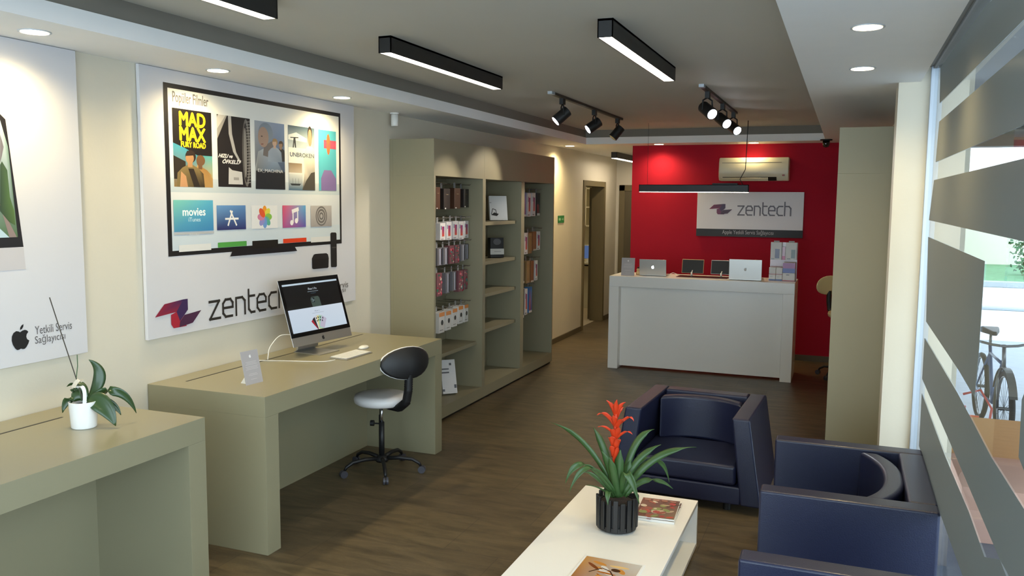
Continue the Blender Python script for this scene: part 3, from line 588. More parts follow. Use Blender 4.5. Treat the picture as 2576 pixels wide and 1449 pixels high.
# ================================================================ POSTERS ON THE LEFT WALL
XP = .026
def poster(name, y0, y1, z0, z1, label):
    t = thing(name, label, 'poster', (0, (y0+y1)/2, z0))
    MB().box(.004, y0, z0, .024, y1, z1).build('board', PBOARD, t, bevel=.0015, world=True); return t
PO = poster('wall_poster', 2.275, 4.25, 1.03, 2.422, 'large white wall poster showing a television with film tiles')
A = Art((XP-.001, 0, 0), (0, 1, 0), (0, 0, 1))
A.rect((2.432, 1.452), (4.073, 2.353), '1a1718'); A.rect((2.462, 1.48), (4.052, 2.328), ['c8d2da', 'd3d6d8', 'e6e4dc', 'e9e5da'])
A.rect((2.462, 1.79), (4.052, 1.865), ['b9c4c9', 'bcc8cc', 'c9cdca', 'c6cfd2']); A.rect((2.462, 1.585), (4.052, 1.79), 'd4d6d6'); A.rect((2.462, 1.48), (4.052, 1.585), ['c3ced6', 'cbd3d6', 'cdd5d8', 'c9d2d6'])
A.m = crop(.19328, 400, 200)
l, b = A.P((176, 300))[0]; r, t_ = A.P((640, 290))[0]
A.text('Popüler Filmler', l, b-.012, r, b+.06, '736d65', bold=.0008)
def tile(x0, y0t, y0b, x1, y1t, y1b):
    q = A.P((x0, y0t), (x0, y0b), (x1, y1b), (x1, y1t)); L, R = (q[0][0]+q[1][0])/2, (q[2][0]+q[3][0])/2; T, Bm = (q[0][1]+q[3][1])/2, (q[1][1]+q[2][1])/2
    return L, Bm, R, T
def sub(T, x0, y0, x1, y1): L, B, R, U_ = T; return (L+(R-L)*x0, B+(U_-B)*y0), (L+(R-L)*x1, B+(U_-B)*y1)
def sp(T, pts): L, B, R, U_ = T; return [(L+(R-L)*x, B+(U_-B)*y) for x, y in pts]
def person(T, x, y, s, coat, skin, hair, dark=None):    # plain generic figure in a film tile
    w_, h_ = T[2]-T[0], T[3]-T[1]; c = sp(T, [(x, y)])[0]; cl = lambda L: [(min(max(a_, .0), 1), max(b_, 0)) for a_, b_ in L]
    A.poly(sp(T, cl([(x-.36*s, y-.42*s), (x-.33*s, y-.2*s), (x-.2*s, y-.13*s), (x-.06*s, y-.09*s), (x+.06*s, y-.09*s), (x+.2*s, y-.13*s), (x+.33*s, y-.2*s), (x+.36*s, y-.42*s)])), [coat, coat, coat, coat, coat, coat, dark or coat, dark or coat])
    A.poly(sp(T, [(x-.07*s, y-.12*s), (x+.05*s, y-.12*s), (x+.06*s, y), (x-.07*s, y)]), skin)
    A.oval((c[0]+.01*s*w_, c[1]+.018*s*h_), .135*s*w_, .082*s*h_, hair); A.oval((c[0]-.015*s*w_, c[1]-.004*s*h_), .105*s*w_, .072*s*h_, skin)
    A.poly([(c[0]-.12*s*w_, c[1]+.02*s*h_), (c[0]+.1*s*w_, c[1]+.035*s*h_), (c[0]+.09*s*w_, c[1]+.09*s*h_), (c[0]-.08*s*w_, c[1]+.09*s*h_)], hair)
# tile 1
T1 = tile(182, 368, 1392, 690, 435, 1408); A.rect(*sub(T1, 0, 0, 1, 1), '17110f')
A.poly(sp(T1, [(0, .56), (.3, .5), (.6, .42), (1, .42), (1, 0), (0, 0)]), ['3f93ab', '3f8ea5', '3b8b9c', '57a5a0', 'c8a050', '8a6a3a'])
A.poly(sp(T1, [(0, .4), (.3, .33), (.3, .1), (0, .1)]), '2b241c')
A.text('MAD', *sub(T1, .18, .79, .83, .965)[0], *sub(T1, .18, .79, .83, .965)[1], 'f2b416', bold=.0045); A.text('MAX', *sub(T1, .18, .60, .83, .775)[0], *sub(T1, .18, .60, .83, .775)[1], 'f4c51a', bold=.0045); A.text('FURY ROAD', *sub(T1, .2, .515, .83, .585)[0], *sub(T1, .2, .515, .83, .585)[1], 'f0c01a', bold=.002)
A.poly(sp(T1, [(.5, .1), (1, .02), (1, .12), (.6, .3)]), 'b08a52'); person(T1, .68, .34, .85, '9c7440', '6a4c34', '6b4a2c', 'b08a52'); person(T1, .42, .38, 1.0, '7d6a42', 'a57c56', '2c1f18', '2f261c'); A.poly(sp(T1, [(.14, 0), (.34, 0), (.3, .14), (.18, .2)]), 'b98a62'); A.poly(sp(T1, [(.36, .24), (.5, .24), (.66, 0), (.5, 0)]), '2a221b')
# tile 2
T2 = tile(760, 455, 1380, 1190, 510, 1420); A.rect(*sub(T2, 0, 0, 1, 1), '1f1a1a')
A.poly(sp(T2, [(0, .66), (.3, 1), (0.05, 1), (0, .98)]), 'a09a92'); A.poly(sp(T2, [(0, .8), (.26, 1), (.05, 1), (0, .95)]), 'c9c3b8')
A.poly(sp(T2, [(.33, 1), (.42, 1), (.44, .75), (.55, .5), (.7, .36), (.66, .34), (.46, .5), (.34, .75)]), 'b3aea8')
A.poly(sp(T2, [(.3, .04), (.74, .04), (.72, .22), (.42, .24), (.32, .28)]), 'c8c4be'); A.poly(sp(T2, [(.46, .1), (.62, .1), (.62, .14), (.46, .14)]), '9d9892')
q = sp(T2, [(.87, .5)])[0]; A.oval(q, .23*(T2[2]-T2[0])*.55, .49*(T2[3]-T2[1]), '6d6862'); A.oval((q[0]-.005, q[1]), .14*(T2[2]-T2[0])*.6, .43*(T2[3]-T2[1]), '2e2a29'); A.oval((q[0]-.01, q[1]), .05*(T2[2]-T2[0]), .36*(T2[3]-T2[1]), '8a857e'); 
for i in range(22):
    z_ = .06+i*.042; A.poly(sp(T2, [(.88, z_), (.99, z_+.01), (.99, z_+.018), (.88, z_+.008)]), 'a29d96')
A.text('HIZLI ve', *sub(T2, .02, .41, .42, .46)[0], *sub(T2, .02, .41, .42, .46)[1], 'e6e2dc', .6, bold=.0015); A.text('ÖFKELİ7', *sub(T2, .12, .33, .66, .40)[0], *sub(T2, .12, .33, .66, .40)[1], 'e6e2dc', .5, bold=.0015)
# tile 3
T3 = tile(1248, 535, 1420, 1634, 580, 1438); A.rect(*sub(T3, 0, 0, 1, 1), ['17191f', '14161c', '7186a8', 'a3a7ac'])
A.poly(sp(T3, [(0, .3), (.1, .55), (.35, .62), (.7, .45), (.9, .3), (1, .12), (1, 0), (0, 0)]), ['aeb0ae', '9a9c9c', 'a8b2bb', '8697ab', '4a5566', '1a1c22', '15161a', '15161a'])
A.poly(sp(T3, [(.26, .5), (.62, .46), (.58, .72), (.3, .68)]), '6b6462'); q = sp(T3, [(.33, .8)])[0]; ww_, hh_ = T3[2]-T3[0], T3[3]-T3[1]; A.oval((q[0]+.03*ww_, q[1]+.03*hh_), .24*ww_, .155*hh_, '77838f'); A.oval((q[0]-.05*ww_, q[1]-.03*hh_), .175*ww_, .15*hh_, '9c8274'); A.oval((q[0]-.1*ww_, q[1]-.02*hh_), .03*ww_, .008*hh_, '3a2c28'); A.poly(sp(T3, [(.2, .67), (.28, .675), (.28, .66), (.21, .655)]), '7a4a42')
person(T3, .87, .68, .6, '2b2b30', '8a6f5c', '3f332d'); person(T3, .66, .70, .68, '8f9aa8', 'b39684', '8f7350', '6f7c8c')
A.rect(*sub(T3, .02, 0, 1, .27), '1d2026'); A.text('EX_MACHINA', *sub(T3, .08, .245, .93, .3)[0], *sub(T3, .08, .245, .93, .3)[1], 'd9d6d0')
# tile 4
T4 = tile(1682, 590, 1435, 2024, 640, 1445); A.rect(*sub(T4, 0, 0, 1, 1), 'e4dfd4'); A.rect(*sub(T4, 0, .66, 1, 1), ['b9c2c4', 'a9b6ba', '3d5a6c', '2f4a5e'])
A.poly(sp(T4, [(0, .85), (.3, .9), (.7, .82), (.7, .76), (0, .78)]), 'd5d8d4'); A.poly(sp(T4, [(.08, .82), (.38, .83), (.38, .815), (.27, .81), (.29, .66), (.25, .66), (.22, .74), (.2, .66), (.16, .66), (.2, .81), (.08, .805)]), '33383c')
A.rect(*sub(T4, 0, .27, .5, .42), ['b8a58c', 'c4b49c', '9a8468', '8a765c']); A.rect(*sub(T4, 0, 0, .52, .25), ['486478', '4f6c80', 'd6d6cc', 'd2d2c8']); A.poly(sp(T4, [(.05, .1), (.45, .1), (.4, .07), (.1, .07)]), '2e3234')
for xx in (.14, .25, .36): A.line(sp(T4, [(xx, .1), (xx, .18)]), .002, '2e3234')
A.poly(sp(T4, [(.5, 0), (1, 0), (1, .66), (.9, .7), (.7, .7), (.55, .55), (.6, .3)]), ['3b3a38', '3b3a38', 'ddd5c4', 'e4dccb', 'e4dccb', 'e0d8c8', 'd5ccba']); A.poly(sp(T4, [(.5, 0), (1, 0), (1, .3), (.85, .28), (.65, .15)]), '4a463e')
q = sp(T4, [(.82, .84)])[0]; A.oval((q[0], q[1]+.02), .026, .055, '2b211c'); A.oval((q[0], q[1]), .022, .055, 'a98468')
A.text('UNBROKEN', *sub(T4, .06, .52, .97, .585)[0], *sub(T4, .06, .52, .97, .585)[1], '4d5a66', bold=.0012)
# tile 5
T5 = tile(2075, 650, 1445, 2304, 680, 1445); A.rect(*sub(T5, 0, 0, 1, 1), ['58a9b8', '58a9b8', '4ba3b3', '4ba3b3']); A.poly(sp(T5, [(.12, 0), (.98, 0), (.98, .2), (.7, .34), (.3, .34), (.12, .2)]), '7d6a9a')
A.rect(*sub(T5, .3, .70, 1, .84), 'b04a5e'); q = sp(T5, [(.55, .77)])[0]; A.oval(q, .022, .07, 'd8683c'); A.text('EVİM', *sub(T5, .32, .71, .99, .83)[0], *sub(T5, .32, .71, .99, .83)[1], 'c2506a')
# app row
A.m = crop(.18634, 400, 480)
def ptile(x0, y0, x1, y1, col): return A.prect(x0, y0, x1, y1, col)
A.prect(200, 560, 740, 585, 'b2b3b3'); Tm = ptile(195, 125, 730, 545, ['4a8fb0', '3a7fb0', '56a8c4', '78c0b0'])
A.text('movies', *sub(Tm, .22, .5, .79, .74)[0], *sub(Tm, .22, .5, .79, .74)[1], 'e8f2f2', bold=.0015); A.text('iTunes', *sub(Tm, .36, .31, .66, .44)[0], *sub(Tm, .36, .31, .66, .44)[1], 'd6eaee')
q = A.P((412, 605), (548, 575)); A.text('Filmler', q[0][0], q[0][1], q[1][0], q[1][1], 'e8e8e6')
Ta = ptile(776, 196, 1168, 525, ['2a2a5e', '2c2c66', '5a86b8', '6a97c4'])
for ln in ([(.38, .2), (.52, .74)], [(.66, .2), (.47, .76)], [(.3, .45), (.72, .45)]): A.line(sp(Ta, ln), .011, 'ece8e2')
Tf = ptile(1245, 197, 1596, 508, 'e0dedb'); q = sp(Tf, [(.5, .5)])[0]
for i, c in enumerate(('e8962c', 'd8cf4a', '86b84c', '5aa890', '6a94c8', '8f8ac0', 'c87a98', 'd8562c')):
    a = PI/2-i*PI/4; A.oval((q[0]+.035*math.cos(a), q[1]+.035*math.sin(a)), .034, .021, c, rot=a)
Tn = ptile(1665, 197, 1978, 494, ['b04a80', '5a4f9a', '5aa0c8', 'd8506a'])
A.line(sp(Tn, [(.44, .24), (.44, .76), (.64, .84), (.64, .32)]), .011, 'efe9e4'); A.line(sp(Tn, [(.44, .74), (.64, .82)]), .024, 'efe9e4')
for p_ in ((.38, .22), (.58, .3)): A.oval(sp(Tn, [p_])[0], .017, .017, 'efe9e4')
Tg = ptile(2045, 200, 2326, 482, ['a09894', '9a928e', 'b5afaa', 'b5afaa']); q = sp(Tg, [(.5, .5)])[0]
for r_, c in ((.066, '6a6562'), (.055, 'b0aaa5'), (.048, '6a6562'), (.034, 'b0aaa5'), (.026, '6a6562'), (.014, 'b0aaa5')): A.oval(q, r_, r_, c, n=32)
A.prect(265, 722, 700, 812, 'd9d8d5'); A.prect(2048, 620, 2310, 690, 'dad8d4')
q = A.P((790, 700), (1178, 682)); z_ = A.P((900, 788))[0][1]; A.rect((q[0][0], 1.481), (q[1][0], q[0][1]), '4f9a45')
q = A.P((1672, 650), (1986, 632)); A.rect((q[0][0], 1.481), (q[1][0], q[0][1]), 'd8401c')
q = A.P((1256, 678), (1602, 655)); A.rect((q[0][0], 1.46), (q[1][0], q[0][1]), '17130f')
A.poly(A.P((985, 815), (1830, 755), (1862, 812), (958, 886)), '17141a')
A.poly(A.P((2310, 575), (2325, 562), (2380, 562), (2392, 578), (2398, 1015), (2388, 1028), (2326, 1030), (2318, 1015)), '1d1b1c'); A.line(A.P((2330, 765), (2386, 762)), .003, '66605c')
A.poly(A.P((2060, 915), (2085, 862), (2110, 852), (2255, 842), (2276, 858), (2288, 905), (2285, 1030), (2270, 1040), (2085, 1058), (2065, 1048)), '151315'); A.poly(A.P((2062, 915), (2085, 866), (2262, 848), (2286, 905), (2080, 930)), '221f21')
# logo and name
A.m = crop(.5514, 0, 650)
q = A.P((705, 250), (917, 250), (812, 190), (812, 315)); zlogo(A, q[0][0], q[3][1], q[1][0], q[2][1])
q = A.P((958, 280), (1012, 200)); m9 = crop(.4691, 340, 180); y_a = onX(XP, *m9(400, 1330)); y_c = onX(XP, *m9(718, 1290)); u0 = y_a.y; adv = (y_c.y-y_a.y)/sum(LET[c][1] for c in 'zente')
zword(A, u0, y_a.z, u0+adv*sum(LET[c][1] for c in 'zentech'), onX(XP, *m9(402, 1236)).z-y_a.z, '2b2724', .15)
mI = crop(.1656, 680, 680); q1 = onX(XP, *mI(1180, 230)); q2 = onX(XP, *mI(1140, 312))
A.text('Yetkili Servis', q1.y-.40, q1.z-.012, q1.y, q1.z+.034, '6b6866'); A.text('Sağlayıcısı', q1.y-.40, q2.z-.016, q2.y, q2.z+.03, '6b6866'); fruit_logo(A, (q1.y-.5, q1.z-.02), .13, '1b1918')
A.build('print', PRINT, PO)
P1 = poster('wall_poster', -.02, 1.904, 1.03, 2.422, 'white wall poster at the far left edge showing a computer screen with a landscape')
A = Art((XP-.001, 0, 0), (0, 1, 0), (0, 0, 1)); zt = onX(XP, 0, 287).z; zb = onX(XP, 30, 622).z; ye = onX(XP, 60, 622).y
A.m = crop(.4487, 0, 280); q = A.P((132, 760), (145, 885), (0, 895), (100, 705), (45, 200), (0, 48), (30, 45), (0, 15)); A.poly([(.35, q[0][1]), (.35, q[2][1]-.02), (q[2][0], q[2][1]), (q[1][0], q[1][1]), (q[0][0], q[0][1])], 'c2bdbd'); A.poly([(.35, q[0][1]), (q[0][0], q[0][1]), (q[6][0], q[6][1]), (q[7][0], q[7][1]), (.35, q[7][1]+.01)], '1c191b')
si = (.4, q[3][1], q[5][0]+.015, q[5][1]); A.poly([(.4, q[3][1]), (q[3][0], q[3][1]), (q[4][0], q[4][1]), (q[5][0], q[5][1]), (.4, q[5][1])], ['5f7a52', '506b45', '6f8a7a', 'b4c2ca', 'aebfca'])
R_ = random.Random(5)
for i in range(40):
    x = R_.uniform(si[0], si[2]-.12); z = R_.uniform(si[1]+.12, si[3]-.25); A.poly([(x, z), (x+.05, z+.02), (x+.12, z-.01), (x+.1, z+.09), (x+.05, z+.15)], R_.choice(['33482f', '41583a', '5d7250', '6c7f7c', '3b4a3c', '6f7a46']))
A.poly([(si[0], si[1]), (si[2]-.0, si[1]), (si[2]-.13, si[1]+.12), (si[0], si[1]+.2)], 'b6cbd4'); A.poly([(si[2]-.0, si[1]), (q[3][0]-.005, si[1]), (q[3][0]-.03, si[1]+.05), (si[2]-.04, si[1]+.15)], '8c7a74'); A.m = crop(.4487, 0, 280); A.poly(A.P((0, 300), (10, 280), (40, 330), (55, 480), (80, 560), (85, 640), (50, 620), (0, 560)), ['33482f', '3b4f38', '41583a', '4f6a3c', '5d7a3e', '4d6636', '3a5030', '2f4030']); A.poly(A.P((0, 130), (12, 170), (20, 200), (10, 250), (0, 290)), '6f6a72')
A.m = crop(.5514, 0, 650); q = A.P((55, 370), (130, 370), (95, 318), (95, 412)); fruit_logo(A, ((q[0][0]+q[1][0])/2, (q[2][1]+q[3][1])/2-.002), .092, '1a1819')
q = A.P((160, 347), (328, 320)); A.text('Yetkili Servis', q[0][0], q[0][1]-.001, q[1][0], q[0][1]+.036, '5c5a5c'); q = A.P((160, 390), (298, 370)); A.text('Sağlayıcısı', q[0][0], q[0][1]-.011, q[1][0], q[0][1]+.036, '5c5a5c')
A.build('print', PRINT, P1)
# ================================================================ COMPUTER ON THE DESK
t = thing('desktop_computer', 'silver all-in-one desktop computer showing a phone web page on the olive desk', 'computer', (.25, 3.40, .8), -.10)
w = MB(); w.prism([(-.11, 0, 0), (.1, 0, 0), (.1, 0, .005), (-.1, 0, .005), (-.075, 0, .02), (-.045, 0, .2), (-.055, 0, .2), (-.092, 0, .015), (-.11, 0, .005)], (0, .19, 0))
st = w.build('stand', ALU, t, bevel=.001); st.location = (0, -.065, 0)
W2, H2, TL = .28, .414, .29; piv = (.052, .036, .07)
w = MB(); w.hull8([(-.004, -W2, 0), (0, -W2, 0), (0, W2, 0), (-.004, W2, 0), (-.006, -W2, H2), (0, -W2, H2), (0, W2, H2), (-.006, W2, H2)]); w.hull8([(-.03, -W2*.6, .08), (-.003, -W2*.92, .02), (-.003, W2*.92, .02), (-.03, W2*.6, .08), (-.03, -W2*.6, .3), (-.003, -W2*.92, H2-.02), (-.003, W2*.92, H2-.02), (-.03, W2*.6, .3)])
cs = w.build('case', ALU, t, bevel=.002); gl = box('screen_glass', mat('black_glass', '08080a', .08, var=0, spec=.6), (0, -W2, .056), (.0015, W2, H2), t, bevel=.001)
A = Art((.002, 0, 0), (0, 1, 0), (0, 0, 1), step=.00002); L, B, R, U_ = -.256, .082, .256, .388; mid = B+(U_-B)*.47
A.rect((L, B), (R, U_), '05050a'); A.rect((L, U_-.013), (R, U_-.002), 'cfe4f2'); A.rect((L, B), (R, mid), ['cfe0f0', 'd6e6f4', 'dfeaf6', 'd8e6f6'])
A.text('iPhone 11 Pro', -.035, U_-.052, .045, U_-.038, 'd8e4ec'); A.rect((-.045, U_-.064), (.055, U_-.061), '90a0aa'); A.rect((-.02, U_-.075), (.03, U_-.073), '4a6a80')
A.poly([(-.03, mid), (-.035, mid+.05), (-.025, mid+.064), (.04, mid+.066), (.05, mid+.055), (.055, mid)], '46564f'); A.poly([(-.027, mid+.03), (-.024, mid+.06), (.003, mid+.06), (.001, mid+.028)], '1b2528')
for p_ in ((-.018, mid+.05), (-.016, mid+.037), (-.006, mid+.043)): A.oval(p_, .006, .006, '6d7f82', n=12)
A.text('iPhone 11', -.022, mid-.03, .022, mid-.022, '707a84'); A.rect((-.05, mid-.04), (.06, mid-.038), 'aab4be')
for k_, (c, an, y0_) in enumerate((('b01830', .62, .022), ('20242c', .42, .016), ('e4e6ea', .16, .012), ('e8dc98', -.06, .012), ('a8d8c0', -.28, .014), ('c8c2d6', -.55, .022))):
    ca_, sa_ = math.cos(an), math.sin(an); f_ = lambda x, y: (.0+x*ca_-y*sa_, B-.012+x*sa_+y*ca_)
    A.poly([(a_, max(B, b_)) for a_, b_ in (f_(-.022, y0_), f_(.022, y0_), f_(.022, .098), f_(-.022, .098))], c)
    if k_ > 1: A.oval(f_(-.01, .086), .005, .006, '2b2b33', n=10); A.oval(f_(-.01, .068), .005, .006, '2b2b33', n=10)
sc_ = A.build('screen_image', SCREEN, t, world=False)
A = Art((.0004, 0, 0), (0, 1, 0), (0, 0, 1)); fruit_logo(A, (0, .028), .026, '1c1c1e'); lg = A.build('logo', PRINT, t, world=False)
for q in (cs, gl, sc_, lg): q.location = piv; q.rotation_euler = (0, -TL, 0)
def cable(name, pts, r, label, m=WPLAS):
    P_ = [Vector(p) for p in pts]; P_ = [P_[0]]+P_+[P_[-1]]; out = []
    for i in range(1, len(P_)-2):
        for k in range(8):
            u = k/8; out.append(.5*((2*P_[i])+(P_[i+1]-P_[i-1])*u+(2*P_[i-1]-5*P_[i]+4*P_[i+1]-P_[i+2])*u*u+(3*P_[i]-P_[i-1]-3*P_[i+1]+P_[i+2])*u**3))
    out.append(P_[-1]); return tag(MB().tube(out, r, 8).build(name, m, smooth=True), label, 'cable')
cI = lambda x, y, z=.803: tuple(onZ(z, *mI(x, y)))
cable('power_cable', [(.2, 3.25, .93), (.15, 3.19, .93), (.13, 3.12, .87), (.137, 3.09, .82), (.138, 3.085, .795)], .0028, 'white power cable looping from the computer down into the desk slot')
cable('keyboard_cable', [cI(985, 1358), cI(820, 1385), cI(500, 1382), cI(200, 1375), cI(-50, 1372), cI(-300, 1362), tuple(onZ(.803, 598, 903))], .0022, 'thin white cable lying on the desk left of the keyboard')
t = thing('keyboard', 'white computer keyboard lying on the olive desk before the computer', 'keyboard', (.525, 3.397, .8), -.03)
w = MB(); w.hull8([(-.062, -.14, 0), (.062, -.14, 0), (.062, .14, 0), (-.062, .14, 0), (-.062, -.14, .012), (.062, -.14, .005), (.062, .14, .005), (-.062, .14, .012)]); kb = w.build('base', ALU, t, bevel=.0015)
w = MB()
for i in range(6):
    for j in range(14): xx = -.057+i*.0188; yy = -.135+j*.0193; zz = .0112-.0006*i*1.05; w.box(xx, yy, zz, xx+.0165, yy+.017, zz+.003)
o_ = w.build('keycaps', WPLAS, t); o_['kind'] = 'stuff'
t = thing('computer_mouse', 'small white computer mouse right of the keyboard', 'mouse', (.452, 3.657, .8), .1)
w = MB(); w.lathe([(.001, 0), (.027, 0), (.03, .005), (.026, .013), (.017, .018), (.001, .02)], n=28, sxy=(.95, 1.7)); w.build('shell', WPLAS, t, smooth=True)
MB().box(-.028, -.04, -.0001, .028, .04, .002).build('base', ALU, t)
def info_sign(loc, rz, label, h=.165, w_=.12):
    t = thing('info_sign', label, 'sign', loc, rz, group='grey information signs')
    pn = box('panel', mat('grey_sign', 'a9a3a2', .4, var=.01), (-.004, -w_/2, 0), (0, w_/2, h), t); pn.rotation_euler = (0, -.22, 0)
    w = MB(); w.hull8([(-.07, -w_*.25, 0), (-.006, -w_*.25, 0), (-.006, w_*.25, 0), (-.07, w_*.25, 0), (-.068, -w_*.25, .003), (-.022, -w_*.25, .06), (-.022, w_*.25, .06), (-.068, w_*.25, .003)]); w.build('easel', WPLAS, t)
    A = Art((.0003, 0, 0), (0, 1, 0), (0, 0, 1)); fruit_logo(A, (0, h*.83), .016, 'e8e6e2')
    for i, (y_, n_) in enumerate(((.66, .7), (.62, .6), (.58, .75), (.52, .8), (.48, .72), (.44, .8), (.3, .5), (.26, .6), (.14, .4))): A.rect((-w_*.45*n_, h*y_), (w_*.45*n_, h*(y_+.012)), 'c4bfbc')
    p_ = A.build('lettering', PRINT, t, world=False); p_.rotation_euler = (0, -.22, 0); return t
info_sign((.498, 2.513, .8), -.1, 'grey information sign on the near end of the olive computer desk', .175)
# ================================================================ ORCHID
oc = Vector((.394, 1.541, .8)); t = thing('orchid', 'orchid without flowers in a white ceramic pot on the near desk', 'plant', oc)
MB().lathe([(.001, 0), (.047, 0), (.05, .004), (.057, .112), (.053, .112), (.047, .09), (.001, .09)], n=40).build('pot', CORAL, t, smooth=False, bevel=.001)
MB().lathe([(.001, .088), (.05, .088), (.05, .094), (.001, .1)], n=24).build('soil', SOIL, t)
z3 = crop(.5514, 0, 650); vdir = Vector((CAM.x-oc.x, CAM.y-oc.y, 0)).normalized(); side = Vector((-vdir.y, vdir.x, 0))
def atp(c, m, x, y, k=0.):      # a point above the plant's own stand, k metres toward the viewer
    d = ray(*m(x, y)); p = Vector(c)+vdir*k; tt = (Vector((p.x, p.y, 0))-Vector((CAM.x, CAM.y, 0))).dot(Vector((vdir.x, vdir.y, 0)))/Vector((d.x, d.y, 0)).dot(vdir); return CAM+d*tt-Vector(c)
def leafshape(n, w, p=.5): return [max(.0008, w*(math.sin(PI*min(1, (i/n)**p*1.0))**.8 if i else .25)) for i in range(n+1)]
base = atp(oc, z3, 400, 640)
for tip, ct, k, kc, w_ in (((405, 462), (505, 520), -.02, -.03, .021), ((622, 706), (560, 545), .0, .02, .017), ((528, 765), (480, 640), .09, .06, .033), ((285, 705), (310, 590), -.02, -.03, .02), ((305, 585), (370, 530), -.05, -.03, .014), ((552, 715), (520, 640), .02, .0, .014), ((330, 610), (330, 560), -.05, -.05, .024)):
    pts = bez(base, atp(oc, z3, *ct, kc), atp(oc, z3, *tip, k), 14); ww = leafshape(14, w_*1.18, .75)
    sd = side if w_ < .018 else (side*.8+Vector((0, 0, .6)))
    MB().strip(pts, ww, sd, .3).build('leaf', OLEAF, t, smooth=True, solid=.0018)
MB().tube([atp(oc, z3, 385, 665, .0), atp(oc, z3, 350, 555), atp(oc, z3, 290, 375), atp(oc, z3, 226, 178)], .0022, 8).build('support_stick', STEM, t)
MB().tube([atp(oc, z3, 372, 650), atp(oc, z3, 348, 545), atp(oc, z3, 354, 490), atp(oc, z3, 352, 440)], .0018, 8).build('cut_stem', LEAF, t)
MB().strip(bez(atp(oc, z3, 350, 590, .03), atp(oc, z3, 395, 560, .05), atp(oc, z3, 385, 668, .055), 10), [.007]*11, side, 0).build('ribbon', mat('white_ribbon', 'dcdad6', .4), t, solid=.001)
MB().strip(bez(atp(oc, z3, 335, 590, .03), atp(oc, z3, 350, 545, .04), atp(oc, z3, 378, 560, .03), 8), [.008]*9, side, 0).build('bow', mat('cream_bow', 'd8c9b0', .5), t, solid=.001)
# ================================================================ SWIVEL STOOL
def stool(loc, rz, seatz, label, leather, back_z=.24, group=None):
    t = thing('swivel_stool', label, 'stool', loc, rz, group); S = seatz
    cx_, cy_ = 0, 0
    MB().lathe([(.001, S-.062), (.155, S-.064), (.173, S-.052), (.178, S-.03), (.171, S-.008), (.135, S), (.001, S+.003)], n=48).build('seat', leather, t, smooth=True)
    MB().lathe([(.001, S-.08), (.06, S-.08), (.06, S-.06), (.001, S-.06)], n=24).build('seat_plate', BPLAS, t)
    MB().cyl((0, 0, .31), (0, 0, S-.07), .0085).build('gas_piston', CHROME, t, smooth=True)
    MB().cyl((0, 0, .09), (0, 0, .33), .017, .017).build('column', BPLAS, t, smooth=True)
    ac = MB().cyl((-.06, .035, .1), (-.06, .035, .36), .013).cyl((-.06, .035, .36), (-.06, .035, S-.07), .008).build('adjuster_post', BPLAS, t, smooth=True)
    MB().cyl((-.06, .035, .3), (-.11, .0, .3), .005).cyl((-.1, .01, .3), (-.118, -.005, .3), .019).build('knob', BPLAS, ac)
    MB().lathe([(.001, .07), (.04, .07), (.045, .085), (.03, .11), (.001, .11)], n=24).build('hub', BPLAS, t, smooth=True)
    for i in range(5):
        a = math.radians(-55+72*i)-rz; d = Vector((math.cos(a), math.sin(a), 0))
        lg = MB().tube([d*.02+Vector((0, 0, .09)), d*.12+Vector((0, 0, .098)), d*.2+Vector((0, 0, .09)), d*.245+Vector((0, 0, .065)), d*.255+Vector((0, 0, .045))], .01, rs=[.014, .013, .012, .011, .008]).build('leg', BPLAS, t, smooth=True)
        s_ = Vector((-d.y, d.x, 0)); c = d*.262+Vector((0, 0, .024)); MB().cyl(c-s_*.016, c-s_*.003, .024, n=18).cyl(c+s_*.003, c+s_*.016, .024, n=18).cyl(c-s_*.004, c+s_*.004, .007).build('caster', mat('grey_caster', '3c3b42', .4), lg)
    # ribbed back support curving up from under the seat
    pts = []; rs = []; cv = [Vector((.08, 0, S-.065)), Vector((.19, 0, S-.06)), Vector((.262, 0, S-.01)), Vector((.283, 0, S+.07)), Vector((.288, 0, S+.18))]
    def cr_(u):
        i = min(int(u), 3); f = u-i; return cv[i].lerp(cv[i+1], f)
    for i in range(61):
        u = i/60*4; pts.append(cr_(u)); rs.append(.024 if i % 2 else .028)
    w = MB(); w.tube(pts, .02, 12, rs=rs); w.build('back_support', BPLAS, t, smooth=True)
    # oval backrest: black shell behind, leather pad in front, both curved around the sitter
    def pad(x_off, th, hw, hh, nm, m):
        w = MB(); rows = []; N, M_ = 24, 8
        def pt(r, a, o): 
            y = hw*r*math.cos(a); z = hh*r*math.sin(a)*(1-.25*0); b_ = .25*(y*y)/hw; return (x_off-b_*.9+o*(1-r*r*.75)-.12*z, y, S+back_z+z)
        for sgn in (0, 1):
            rings = [[w.bm.verts.new(pt(r, 2*PI*k/N, th*sgn)) for k in range(N)] for r in (1, .9, .7, .45, .2)]
            for X_, Y_ in zip(rings, rings[1:]):
                for k in range(N): w.bm.faces.new((X_[k], X_[(k+1) % N], Y_[(k+1) % N], Y_[k]))
            w.bm.faces.new(rings[-1]); 
            if sgn == 0: first = rings[0]
            else:
                for k in range(N): w.bm.faces.new((first[k], first[(k+1) % N], rings[0][(k+1) % N], rings[0][k]))
        return w.build(nm, m, t, smooth=True)
    pad(.286, .03, .186, .098, 'back_shell', BPLAS); pad(.2855, -.034, .19, .101, 'backrest', leather); return t
stool((.59, 3.645, 0), math.radians(-24), .518, 'white swivel stool with black backrest shell standing at the olive computer desk', WLEA)
st2 = stool((3.365, 8.1, 0), math.radians(128), .68, 'cream swivel stool half hidden behind the tall cabinet beside the red wall', CREAM)
